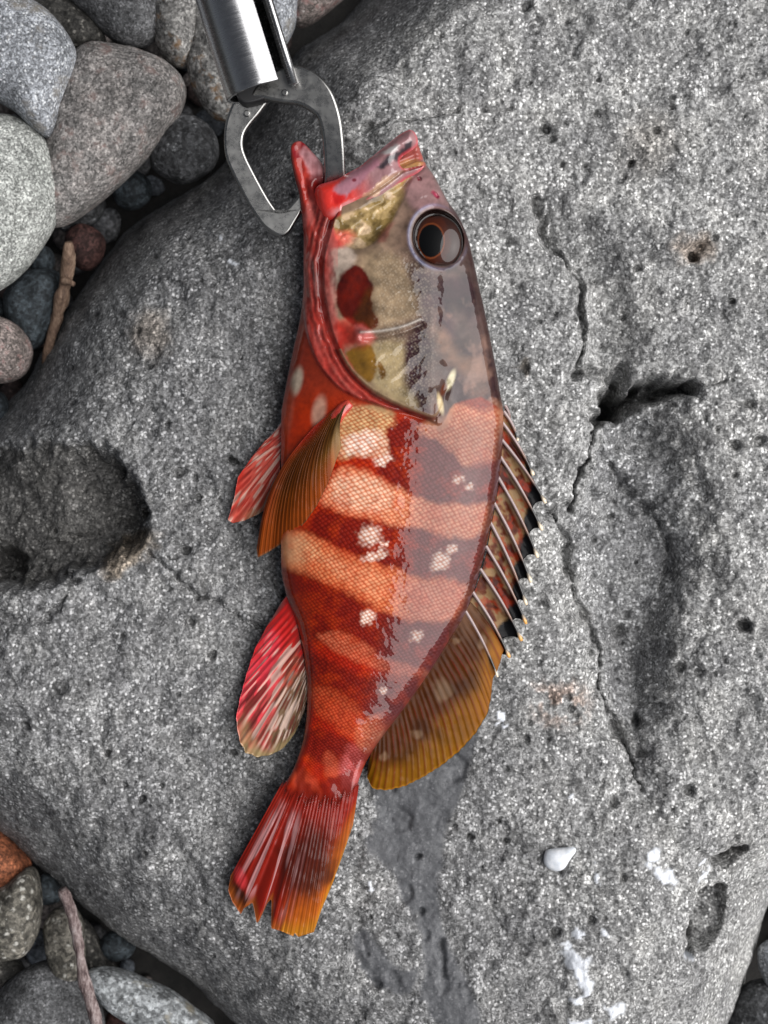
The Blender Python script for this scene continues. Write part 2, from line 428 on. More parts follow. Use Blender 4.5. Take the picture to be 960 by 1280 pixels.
    # open pores
    for (cx, cy, r, dep) in PITS:
        m = (np.abs(X - cx) < r * 2.2) & (np.abs(Y - cy) < r * 2.2)
        if not m.any(): continue
        b = blob(X[m] + 3 * nz2[m] * 2, Y[m], cx, cy, r * 1.05, r * (0.75 + 0.4 * rng.random()), rng.random() * 3)
        Z[m] -= dep * 1.1 * sstep(0, 0.55, b)
        col[m] *= (1 - 0.55 * sstep(-0.15, 0.5, b))[:, None]
    for _ in range(520):
        cx, cy = rng.uniform(-10, 970), rng.uniform(-10, 1290); r = rng.uniform(1.6, 4.6) * (1.25 if rng.random() < .2 else 1)
        m = (np.abs(X - cx) < r * 2) & (np.abs(Y - cy) < r * 2)
        if not m.any(): continue
        b = blob(X[m] + 2 * nz2[m], Y[m], cx, cy, r, r * rng.uniform(0.6, 1), rng.random() * 3)
        Z[m] -= r * 0.9 * sstep(0, 0.5, b); col[m] *= (1 - 0.5 * sstep(-0.2, 0.4, b))[:, None]
    # ---- stains of the stone, plus broad light and shade painted into its colour
    def stain_shade(mask, c):
        nonlocal col
        col = col * (1 - mask[..., None]) + col * np.array(c) * mask[..., None]
    stain_shade(0.9 * sstep(0, 18, dc + 8 * nz2), (0.42, 0.405, 0.38))                          # damp crater floor
    stain_shade(0.7 * sstep(0.0, 0.5, blob(wx, wy, 155, 690, 55, 30, -0.6) ), (1.1, 0.86, 0.6))
    stain_shade(0.8 * sstep(0, 0.8, blob(wx, wy, 705, 880, 55, 42)) * sstep(-0.25, 0.2, nz2), (1.35, 0.98, 0.8))
    stain_shade(0.5 * sstep(0, 0.7, blob(wx, wy, 185, 415, 40, 45)), (0.9, 0.72, 0.56))
    stain_shade(0.6 * sstep(0, 0.7, blob(wx, wy, 868, 312, 40, 26)), (0.95, 0.72, 0.55))
    stain_shade(0.45 * sstep(0, 0.8, blob(wx, wy, 810, 180, 60, 60)), (0.85, 0.78, 0.7))
    stain_shade(0.7 * sstep(0, 0.7, blob(wx, wy, 655, 460, 14, 14)), (0.6, 0.5, 0.4))
    stain_shade(0.5 * sstep(0, 14, dv), (0.78, 0.79, 0.82))  # valley floor darkened: shade of the hollow put into the colour
    stain_shade(np.clip(0.9 * sstep(10, 80, side), 0, 1), (0.72, 0.72, 0.73))         # smooth face falling away, its shade painted into the colour
    # smoother, bluish stone between fish and cracks; right side painted paler for the broad light
    pale = sstep(560, 760, X + 0.25 * (900 - Y)) * sstep(0, 1, 1 + 0 * X)
    stain_shade(0.7 * pale, (1.6, 1.6, 1.57))
    stain_shade(0.30 * sstep(380, 40, X) , (0.86, 0.87, 0.88))  # left painted darker, the dim end of the broad light
    stain_shade(0.5 * sstep(0, 0.8, blob(wx, wy, 140, 900, 120, 60, -0.5)), (1.35, 1.35, 1.35))
    stain_shade(0.6 * sstep(-0.1, 0.6, nz * 1.6), (0.82, 0.82, 0.83)); stain_shade(0.5 * sstep(0.1, 0.6, -nz * 1.6), (1.25, 1.24, 1.22))
    # wet trail running down from the fish
    WET = smooth([(462, 960), (470, 1000), (462, 1040), (462, 1068), (482, 1078), (492, 1100), (498, 1122), (516, 1140), (524, 1170), (530, 1210), (528, 1235), (540, 1285), (600, 1290), (592, 1240), (572, 1205),
                  (556, 1165), (552, 1140), (548, 1105), (556, 1080), (556, 1048), (572, 1010), (584, 975), (596, 930), (600, 890), (560, 905)], 3)
    wqx = X + 0.5 * (wx - X); wqy = Y + 0.5 * (wy - Y)
    wd = np.maximum(sdf(wqx, wqy, WET, 60), sdf(wqx, wqy, smooth([(440, 1170), (452, 1163), (466, 1172), (480, 1195), (500, 1212), (522, 1210), (522, 1232), (505, 1248), (480, 1246), (455, 1222), (443, 1195)], 3), 60))
    wet = sstep(-4, 6, wd + 3 * nz2)
    Z = Z - 0.55 * wet * fine
    wet = np.maximum(wet, 0.8 * sstep(0, 0.5, blob(wx, wy, 12, 1245, 5)))
    # white crust and small barnacle scars
    for (cx, cy, rx, ry, ro) in [(706, 1182, 8, 7, 0), (722, 1205, 17, 14, 0.4), (718, 1197, 24, 8, 0.3), (730, 1232, 11, 16, 0.2), (726, 1252, 6, 7, 0), (724, 1172, 4, 8, -0.5), (838, 1104, 9, 14, -0.5),
                                 (826, 1092, 13, 5, 0.6), (815, 1070, 10, 8, 0.3), (757, 1174, 5, 4, 0), (768, 1268, 14, 10, 0), (730, 1278, 10, 6, 0), (888, 1102, 3, 12, 0.6), (891, 1080, 3, 4, 0), (751, 1098, 4, 9, 0),
                                 (273, 290, 5, 5, 0), (290, 323, 5, 5, 0), (628, 902, 6, 4, 0), (713, 1002, 3, 5, -0.4), (462, 1112, 6, 6, 0), (876, 1212, 6, 6, 0)]:
        crust = np.maximum(crust, sstep(-0.15, 0.35, blob(wx, wy, cx, cy, rx, ry, ro) + 0.5 * nz2))
    Z = Z + 2.2 * crust
    keepq = (Z > -515)[:-1, :-1] | (Z > -515)[1:, 1:]
    co_, q_, cf_, wf_, kf_ = compact(world(X, Y, Z, 0).reshape(-1, 3), grid_quads(*X.shape, mask=keepq, flip=True), col.reshape(-1, 3), wet.ravel(), crust.ravel())
    o = mesh_np('boulder', co_, q_, color=cf_, extra={'wet': wf_, 'crust': kf_},
                mat=stone_mat('boulder_stone', (0.135, 0.135, 0.137), (0.215, 0.215, 0.213), (0.58, 0.58, 0.58), grain=4.8, speck=0.5, blotch=70, use_attr=True, bump=0.55, pits=0.2))
    tag(o, 'huge smooth grey boulder with a round hollow, cracks and wet trail, carrying the red fish', 'boulder')
    return ax, ay, Z

def make_sampler(ax, ay, Z):
    def f(px, py):
        i = np.clip(np.searchsorted(ax, px) - 1, 0, len(ax) - 2); j = np.clip(np.searchsorted(ay, py) - 1, 0, len(ay) - 2)
        return Z[j, i]
    return f

# ------------------------------------------------------------------ loose stones
def stone(name, outline, ztop, thick, mat, label, cat, group=None, bump_amp=3.0, seed=0, sq=2.3, peak=(0, 0), res=(40, 96)):
    """closed rounded stone from the outline it shows from above"""
    O = smooth(outline, 8); c = O.mean(0); zr = ztop - thick * 0.5
    ang = np.unwrap(np.arctan2(O[:, 1] - c[1], O[:, 0] - c[0]))
    if ang[-1] < ang[0]: O = O[::-1]; ang = np.unwrap(np.arctan2(O[:, 1] - c[1], O[:, 0] - c[0]))
    r = np.hypot(O[:, 0] - c[0], O[:, 1] - c[1])
    n, m = res
    th = np.linspace(0, 2 * math.pi, m, endpoint=False)
    base = ang[0]; R = np.interp((th - base) % (2 * math.pi) + base, np.append(ang, ang[0] + 2 * math.pi), np.append(r, r[0]))
    ph = np.linspace(-math.pi / 2, math.pi / 2, n)
    PH, TH = np.meshgrid(ph, th, indexing='ij')
    cs = np.abs(np.cos(PH)) ** (2 / sq); sn = np.sign(np.sin(PH)) * np.abs(np.sin(PH)) ** (2 / sq)
    RR = R[None, :] * cs
    rn = 1 + 0.0 * TH
    X = c[0] + RR * np.cos(TH) + peak[0] * sn * 0.5; Y = c[1] + RR * np.sin(TH) + peak[1] * sn * 0.5
    Z = zr + thick * 0.5 * sn
    nv = fbm(X / 45 + seed * 3.1, Y / 45 + Z / 60, seed, 4) * bump_amp * 2.2 + fbm(X / 12 + seed, Y / 12 + Z / 15, seed + 3, 3) * bump_amp * 0.5
    Z = Z + nv * np.abs(sn); X = X + nv * cs * np.cos(TH) * 0.4; Y = Y + nv * cs * np.sin(TH) * 0.4
    P = world(X, Y, Z, zr)
    org = world(c[0], c[1], zr, zr).reshape(3)
    o = mesh_np(name, (P - org).reshape(-1, 3), grid_quads(n, m, wrap=True, flip=True), mat=mat)
    o.location = tuple(org)
    return tag(o, label, cat, group)

def build_stones():
    M = {}
    M['blue'] = stone_mat('blue_grey_granite', (0.19, 0.20, 0.215), (0.30, 0.315, 0.34), (0.68, 0.7, 0.72), grain=4.0, speck=0.6, blotch=50, spots=60, spot_col=(0.2, 0.18, 0.15), pits=0.1, bump=0.35)
    M['tan'] = stone_mat('taupe_stone', (0.14, 0.135, 0.13), (0.32, 0.295, 0.28), (0.46, 0.43, 0.42), grain=5.0, speck=0.25, blotch=30, spots=28, spot_col=(0.2, 0.13, 0.115), pits=0.08, bump=0.35)
    M['green'] = stone_mat('pale_green_grey_stone', (0.23, 0.24, 0.225), (0.35, 0.36, 0.34), (0.64, 0.65, 0.62), grain=4.0, speck=0.45, blotch=60, pits=0.15, bump=0.35)
    M['dark'] = stone_mat('dark_basalt', (0.03, 0.031, 0.033), (0.08, 0.082, 0.086), (0.3, 0.31, 0.32), grain=7.0, speck=0.28, blotch=26, pits=0.2, bump=0.6)
    M['darkspeck'] = stone_mat('dark_speckled_basalt', (0.022, 0.021, 0.02), (0.05, 0.048, 0.043), (0.21, 0.20, 0.18), grain=6.0, speck=0.45, blotch=40, pits=0.3, bump=0.7)
    M['charcoal'] = stone_mat('charcoal_stone', (0.055, 0.056, 0.058), (0.13, 0.132, 0.136), (0.27, 0.27, 0.28), grain=4.6, speck=0.4, blotch=55, pits=0.1, bump=0.35)
    M['rust'] = stone_mat('rusty_veined_stone', (0.16, 0.155, 0.15), (0.30, 0.295, 0.28), (0.46, 0.46, 0.44), grain=6.0, speck=0.2, blotch=26, spots=24, spot_col=(0.22, 0.115, 0.04), pits=0.1, bump=0.4)
    M['pink'] = stone_mat('pinkish_stone', (0.13, 0.11, 0.10), (0.26, 0.215, 0.20), (0.46, 0.42, 0.4), grain=4.6, speck=0.3, blotch=26, spots=20, spot_col=(0.25, 0.13, 0.12), pits=0.1, bump=0.4)
    M['slate'] = stone_mat('blue_black_slate', (0.02, 0.026, 0.031), (0.045, 0.056, 0.064), (0.15, 0.18, 0.2), grain=8.0, speck=0.16, blotch=24, pits=0.06, bump=0.35)
    M['brick'] = stone_mat('orange_brown_stone', (0.19, 0.062, 0.028), (0.30, 0.105, 0.05), (0.35, 0.15, 0.08), grain=6.0, speck=0.1, blotch=60, pits=0.04, bump=0.15)
    M['redbrown'] = stone_mat('dark_red_stone', (0.04, 0.018, 0.016), (0.085, 0.04, 0.035), (0.14, 0.08, 0.07), grain=7.0, speck=0.12, blotch=20, pits=0.05, bump=0.25)
    M['knobbly'] = stone_mat('knobbly_speckled_stone', (0.075, 0.07, 0.058), (0.14, 0.13, 0.11), (0.46, 0.45, 0.41), grain=9.0, speck=0.5, blotch=40, pits=0.1, bump=1.1)
    M['white'] = stone_mat('white_grey_quartz', (0.2, 0.21, 0.215), (0.37, 0.39, 0.4), (0.62, 0.64, 0.66), grain=8.0, speck=0.35, blotch=26, spots=40, spot_col=(0.3, 0.27, 0.2), pits=0.08, bump=0.7)
    G = 'loose beach stones around the boulder'
    T = [
     ('pebble', [(-70, 10), (-30, -12), (10, -6), (46, 4), (76, 30), (95, 64), (94, 90), (84, 116), (76, 140), (70, 162), (60, 172), (42, 162), (18, 140), (-10, 122), (-60, 90)], -42, 120, 'blue', 'blue-grey speckled stone in the top left corner, overlapping the taupe stone', 6, 2.6, 1.5),
     ('pebble', [(104, 60), (140, 56), (180, 64), (214, 80), (232, 104), (230, 130), (212, 160), (180, 200), (146, 232), (110, 262), (78, 282), (56, 276), (50, 230), (62, 170), (76, 100)], -75, 130, 'tan', 'largest taupe stone, egg-shaped, between the blue-grey and the pale round stone', 4, 2.5, 4),
     ('pebble', [(-90, 250), (-78, 190), (-44, 152), (0, 142), (36, 154), (62, 184), (75, 226), (74, 262), (60, 296), (38, 328), (8, 356), (-20, 366), (-60, 340), (-84, 300)], -48, 130, 'green', 'pale grey-green round stone cut by the left edge, under the blue-grey one', 8, 2.3, 2),
     ('pebble', [(190, 190), (198, 164), (212, 146), (230, 142), (252, 148), (270, 166), (275, 188), (268, 208), (250, 222), (228, 230), (206, 222), (190, 208)], -130, 84, 'dark', 'small round black stone wedged between the taupe stone and the boulder', 12, 2.3, 4),
     ('pebble', [(10, -40), (50, -26), (84, -4), (112, 20), (130, 44), (128, 60), (104, 66), (70, 58), (30, 30), (-10, 6), (-30, -20)], -110, 90, 'darkspeck', 'long dark speckled stone behind the blue-grey one at the top edge', 15, 2.4, 4),
     ('pebble', [(70, -60), (130, -70), (190, -50), (202, -10), (202, 30), (188, 54), (160, 58), (134, 46), (110, 22), (76, -10)], -95, 100, 'charcoal', 'charcoal stone at the top edge above the taupe stone', 18, 2.4, 2),
     ('pebble', [(186, -40), (230, -40), (250, -10), (252, 30), (246, 62), (230, 84), (206, 74), (192, 50), (186, 20)], -112, 90, 'rust', 'pale stone with an orange vein at the top edge, between charcoal stone and steel tube', 21, 2.3, 3),
     ('pebble', [(238, -20), (262, -30), (290, 20), (310, 70), (318, 110), (310, 140), (290, 152), (268, 148), (250, 128), (236, 100), (230, 68), (234, 30)], -118, 90, 'rust', 'grey stone with rusty spots just left of the steel tube', 24, 2.3, 5),
     ('pebble', [(330, -60), (356, -60), (370, -20), (371, 20), (364, 44), (350, 60), (330, 40), (320, -10)], -122, 90, 'blue', 'bluish stone peeping out behind the steel tube at the top edge', 27, 2.3, 2),
     ('pebble', [(368, -60), (420, -60), (440, -20), (420, 6), (400, 22), (382, 32), (368, 28), (362, -10)], -150, 80, 'pink', 'brownish stone at the top edge, right of the bluish one behind the tube', 30, 2.3, 2),
     ('pebble', [(82, 296), (92, 284), (106, 280), (124, 288), (132, 302), (128, 322), (114, 338), (98, 336), (86, 318)], -215, 60, 'redbrown', 'small dark red stone deep in the gap above the driftwood', 33, 2.2, 2),
     ('pebble', [(142, 238), (152, 220), (172, 214), (188, 228), (186, 250), (166, 262), (148, 256)], -220, 60, 'slate', 'little slate-coloured stone in the black gap below the taupe stone', 36, 2.2, 3),
     ('pebble', [(6, 372), (24, 346), (50, 336), (74, 342), (80, 366), (70, 402), (52, 430), (34, 436), (14, 412)], -165, 90, 'slate', 'blue-black stone under the pale round stone, left of the driftwood', 39, 2.4, 4),
     ('pebble', [(36, 322), (46, 308), (62, 310), (68, 326), (58, 344), (42, 344)], -200, 50, 'slate', 'small blue-black chip just above the larger blue-black stone', 42, 2.2, 3),
     ('pebble', [(-50, 410), (-20, 394), (6, 398), (26, 410), (39, 430), (38, 452), (26, 470), (4, 478), (-24, 476), (-50, 450)], -120, 90, 'pink', 'pinkish grey stone cut by the left edge beside the boulder', 45, 2.4, 3),
     ('pebble', [(-40, 492), (-12, 486), (6, 494), (10, 512), (-4, 530), (-36, 530)], -215, 60, 'slate', 'dark stone in the gap under the pinkish grey one at the left edge', 48, 2.2, 2),
     ('pebble', [(-60, 1030), (-20, 1026), (6, 1044), (26, 1064), (38, 1084), (26, 1106), (0, 1120), (-40, 1120)], -165, 90, 'brick', 'smooth orange-brown stone at the left edge, lower left corner', 51, 2.5, 1),
     ('pebble', [(-40, 1110), (-10, 1112), (14, 1100), (34, 1084), (46, 1092), (51, 1120), (49, 1158), (38, 1186), (18, 1198), (-12, 1196), (-40, 1170)], -130, 100, 'knobbly', 'knobbly stone with pale grains under the orange-brown one', 54, 2.5, 3),
     ('pebble', [(60, 1146), (72, 1136), (90, 1136), (102, 1152), (106, 1190), (104, 1218), (88, 1230), (70, 1222), (60, 1196), (56, 1166)], -165, 80, 'knobbly', 'brownish oblong stone behind the lower twig', 57, 2.5, 3),
     ('pebble', [(-30, 1290), (-6, 1244), (24, 1216), (58, 1202), (92, 1212), (118, 1240), (130, 1280), (120, 1330), (50, 1360), (-20, 1340)], -150, 110, 'charcoal', 'big charcoal stone in the bottom left corner, under the twig', 60, 2.4, 3),
     ('pebble', [(-50, 1200), (-10, 1190), (20, 1200), (30, 1216), (14, 1240), (-14, 1262), (-50, 1260)], -205, 70, 'darkspeck', 'dark stone between the knobbly stone and the big charcoal one', 63, 2.3, 3),
     ('pebble', [(108, 1218), (120, 1210), (146, 1212), (180, 1224), (214, 1240), (244, 1262), (270, 1284), (250, 1300), (190, 1294), (150, 1270), (124, 1246)], -150, 70, 'white', 'white-grey wedge-shaped stone at the bottom edge', 66, 2.7, 4),
     ('pebble', [(46, 1110), (54, 1092), (66, 1098), (76, 1112), (74, 1126), (58, 1130), (48, 1124)], -210, 50, 'slate', 'small blue-grey stone tucked between boulder and knobbly stone', 69, 2.2, 2),
     ('pebble', [(124, 1178), (136, 1164), (156, 1166), (170, 1180), (162, 1196), (142, 1200), (128, 1194)], -235, 50, 'slate', 'small dim blue-grey stone deep in the gap under the boulder', 72, 2.2, 2),
     ('pebble', [(98, 1150), (112, 1156), (132, 1190), (150, 1222), (140, 1250), (118, 1260), (104, 1220)], -225, 60, 'darkspeck', 'dark brown stone in the shade right of the lower twig', 75, 2.3, 2),
     ('pebble', [(132, 1272), (150, 1260), (176, 1268), (196, 1290), (180, 1320), (140, 1310)], -215, 60, 'redbrown', 'reddish brown stone at the bottom edge below the white-grey wedge', 78, 2.3, 2),
     ('pebble', [(948, 1196), (956, 1180), (980, 1172), (1010, 1190), (1014, 1220), (990, 1240), (958, 1232)], -175, 70, 'blue', 'bluish stone at the right edge beside the boulder', 81, 2.3, 2),
     ('pebble', [(908, 1290), (918, 1250), (938, 1230), (968, 1226), (1000, 1246), (1010, 1290), (980, 1330), (920, 1330)], -175, 90, 'dark', 'black stone with bluish grains in the bottom right corner', 84, 2.4, 4),
     ('pebble', [(-60, 372), (-20, 366), (2, 372), (10, 392), (-10, 402), (-50, 404)], -190, 60, 'slate', 'dark stone at the left edge between pale round and pinkish stones', 87, 2.3, 2),
     ('pebble', [(70, 262), (96, 250), (120, 244), (132, 254), (122, 276), (96, 288), (76, 288)], -235, 50, 'dark', 'dim stone at the bottom of the gap below the taupe stone', 90, 2.2, 2),
    ]
    for nm, out, zt, th, mk, lab, sdn, sq, amp in T:
        stone(nm, out, zt, th, M[mk], lab, 'pebble', G, bump_amp=amp, seed=sdn, sq=sq)
    # nobody could count the small stones at the bottom of the gaps and around the boulder
    cos, qs, cc = [], [], []; off = 0
    n, m = 9, 14
    ph = np.linspace(-math.pi / 2, math.pi / 2, n); th = np.linspace(0, 2 * math.pi, m, endpoint=False)
    PH, TH = np.meshgrid(ph, th, indexing='ij')
    pts = []
    tries = 0
    BX = np.array(BO_OUT)
    cn = np.vstack([np.column_stack([rng.uniform(a_, b_, 2600), rng.uniform(c__, d_, 2600)]) for a_, b_, c__, d_ in [(-80, 460, -80, 560), (-80, 400, 1000, 1400), (860, 1100, 1040, 1400)]])
    cand = np.vstack([cn, np.column_stack([rng.uniform(-900, 1900, 6000), rng.uniform(-1000, 2200, 6000)])])
    dd = sdf(cand[:, 0], cand[:, 1], BX, 3000)
    cand = cand[dd < 20]; dd = dd[dd < 20]
    keep = []
    grid = {}
    for p, dist in zip(cand, dd):
        near = (-80 < p[0] < 1040 and -60 < p[1] < 1340)
        r = rng.uniform(13, 30) if near else rng.uniform(30, 95)
        ok = True
        for (q, rq, zq) in keep:
            if (p[0] - q[0]) ** 2 + (p[1] - q[1]) ** 2 < (0.72 * (r + rq)) ** 2: ok = False; break
        if not ok: continue
        z = GZ + r * 0.35 if near else rng.uniform(GZ + r * 0.3, GZ + 110)
        keep.append((p, r, z))
        e = rng.uniform(0.6, 0.95); f = rng.uniform(0.5, 0.75); a = rng.random() * 3.14
        x = np.cos(PH) * np.cos(TH); y = np.cos(PH) * np.sin(TH) * e; zz = np.sin(PH) * f
        bmp = 1 + 0.3 * fbm(x * 1.3 + p[0], y * 1.3 + zz + p[1], 5, 2)
        x, y, zz = x * bmp, y * bmp, zz * bmp
        X = p[0] + r * (x * math.cos(a) - y * math.sin(a)); Y = p[1] + r * (x * math.sin(a) + y * math.cos(a))
        cos.append(world(X, Y, z + r * zz, z).reshape(-1, 3)); qs.append(grid_quads(n, m, wrap=True, flip=True) + off); off += n * m
        base = rng.uniform(0.4, 1.5) * np.array(random.choice([(1, 1, 1), (0.9, 1, 1.1), (1.15, 1, 0.9), (1.3, 0.9, 0.8)]))
        cc.append(np.tile(base, (n * m, 1)))
        if len(keep) > 1500: break
    gm = stone_mat('gravel_stone', (0.05, 0.051, 0.054), (0.13, 0.13, 0.135), (0.33, 0.34, 0.35), grain=6.0, speck=0.3, blotch=40, pits=0.1, bump=0.5, use_attr=True)
    o = mesh_np('gravel', np.concatenate(cos), np.concatenate(qs), color=np.concatenate(cc), extra={'wet': np.zeros(off), 'crust': np.zeros(off)}, mat=gm)
    tag(o, 'small dark stones filling the gaps and the beach around', kind='stuff')

# ------------------------------------------------------------------ driftwood twigs
def tube_mesh(path, radii, sides=12, seed=0, rough=0.25):
    P = np.array(path, float); n = len(P)
    T = np.gradient(P, axis=0); T /= np.linalg.norm(T, axis=1)[:, None]
    up = np.array([0, 0, 1.0]); A = np.cross(T, up); A /= np.linalg.norm(A, axis=1)[:, None] + 1e-9; B = np.cross(A, T)
    th = np.linspace(0, 2 * math.pi, sides, endpoint=False)
    rr = np.asarray(radii)[:, None] * (1 + rough * vnoise(np.arange(n)[:, None] * 0.45 + seed, np.sin(th)[None, :] * 1.4 + 3, seed))
    return P[:, None, :] + rr[..., None] * (np.cos(th)[None, :, None] * A[:, None, :] + np.sin(th)[None, :, None] * B[:, None, :])

def px_tube(name, path, radii, mat, zr, sides=12, seed=0, rough=0.25, parent=None):
    pts = tube_mesh(path, radii, sides, seed, rough)
    n, m = pts.shape[:2]
    co = world(pts[..., 0], pts[..., 1], pts[..., 2], zr).reshape(-1, 3)
    caps = [co[:m].mean(0), co[-m:].mean(0)]
    co = np.vstack([co, caps])
    tris = [[n * m, (i + 1) % m, i] for i in range(m)] + [[n * m + 1, (n - 1) * m + i, (n - 1) * m + (i + 1) % m] for i in range(m)]
    o = mesh_np(name, co, grid_quads(n, m, wrap=True), tris=tris, mat=mat)
    if parent: adopt(o, parent)
    return o

def build_twigs():
    k = NT('driftwood'); v = k.coords((PXM, PXM * 0.16, PXM))
    c = k.ramp(k.noise(v, 1 / 5.0, 4, 0.7), [(0.3, (0.055, 0.032, 0.022)), (0.5, (0.16, 0.10, 0.068)), (0.72, (0.34, 0.24, 0.17))])
    k.l(c, k.b.inputs['Base Color']); k.b.inputs['Roughness'].default_value = 0.8
    k.l(k.bump(k.noise(v, 1 / 3.0, 3, 0.7), 0.6, 2 * S), k.b.inputs['Normal'])
    k2 = NT('pinkish_bark'); v = k2.coords((PXM, PXM * 0.35, PXM))
    c = k2.ramp(k2.noise(v, 1 / 6.0, 5, 0.75), [(0.36, (0.05, 0.03, 0.03)), (0.47, (0.16, 0.115, 0.11)), (0.7, (0.42, 0.36, 0.35))])
    k2.l(c, k2.b.inputs['Base Color']); k2.b.inputs['Roughness'].default_value = 0.8
    k2.l(k2.bump(k2.noise(v, 1 / 3.0, 3, 0.7), 0.6, 2 * S), k2.b.inputs['Normal'])
    P = smooth([(88, 304, -140), (86, 322, -150), (81, 345, -160), (76, 362, -168), (68, 385, -180), (60, 408, -190), (52, 430, -200), (46, 452, -212)], 5, False)
    r = np.interp(np.arange(len(P)), [0, 2, 10, 14, 16, 20, 35], [5, 7.5, 8.5, 7.5, 10, 7.5, 6])
    root = px_tube('driftwood_twig', P, r, k.m, -150, 12, 3, 0.5)
    tag(root, 'brown snapped driftwood twig jammed between the boulder and the left stones', 'twig')
    s = px_tube('twig_stub', smooth([(79, 350, -156), (86, 352, -150), (93, 356, -146)], 4, False), np.linspace(6, 3, 9), k.m, -150, 10, 5, 0.3, None)
    s.parent = root
    P = smooth([(78, 1112, -120), (86, 1136, -128), (94, 1164, -126), (100, 1196, -122), (106, 1226, -118), (116, 1252, -112), (124, 1284, -108), (134, 1330, -104)], 6, False)
    r = np.interp(np.arange(len(P)), [0, 10, 20, 26, 42], [6.5, 7, 6.2, 8, 7.5])
    root = px_tube('bark_twig', P, r, k2.m, -120, 12, 9, 0.5)
    tag(root, 'thin pinkish bark twig standing up between the stones at the lower left', 'twig')

# ------------------------------------------------------------------ fish
BODY = smooth([(363, 193), (366, 181), (377, 178), (389, 189), (399, 200), (407, 213), (409, 229), (413, 236), (430, 228), (452, 214), (474, 198), (496, 182), (514, 170),
        (522, 178), (526, 190), (533, 208), (545, 225), (560, 252), (573, 270), (585, 297), (592, 325), (598, 353), (607, 393), (616, 438), (625, 488), (629, 512), (629, 545),
        (624, 598), (614, 655), (601, 710), (584, 762), (562, 800), (532, 848), (502, 890), (476, 924), (458, 952), (449, 974), (443, 992), (426, 1014),
        (396, 1020), (366, 1010), (356, 988), (360, 974), (368, 958), (379, 924), (384, 880), (381, 830), (372, 782), (358, 745), (349, 700), (346, 650), (346, 600), (348, 555), (350, 523), (357, 483),
        (367, 433), (375, 398), (379, 360), (379, 327), (379, 290), (374, 245), (368, 222)], 3)

def fish_height(X, Y):
    """height of the upper side above the mid plane"""
    # inflate the outline: solve a membrane on a coarse grid
    st = 3.0
    gx = np.arange(340, 650, st); gy = np.arange(160, 1060, st)
    GX, GY = np.meshgrid(gx, gy)
    d, ins = seg_dist(GX, GY, BODY, True)
    U = np.where(ins, 40.0 * d, 0)
    f = ins.astype(float) * st * st
    for _ in range(1500):
        V = np.zeros_like(U)
        V[1:-1, 1:-1] = 0.25 * (U[:-2, 1:-1] + U[2:, 1:-1] + U[1:-1, :-2] + U[1:-1, 2:] + f[1:-1, 1:-1])
        U = U + 1.0 * (V * ins - U)
    def samp(A, x, y):
        i = np.clip((x - gx[0]) / st, 0, len(gx) - 1.001); j = np.clip((y - gy[0]) / st, 0, len(gy) - 1.001)
        i0 = i.astype(int); j0 = j.astype(int); fi = i - i0; fj = j - j0
        return (A[j0, i0] * (1 - fi) + A[j0, i0 + 1] * fi) * (1 - fj) + (A[j0 + 1, i0] * (1 - fi) + A[j0 + 1, i0 + 1] * fi) * fj
    return samp, U

def paint(col, mask, c):
    m = np.clip(mask, 0, 1)[..., None]
    return col * (1 - m) + np.asarray(c) * m

FZ = 34.0     # height of the fish's mid plane

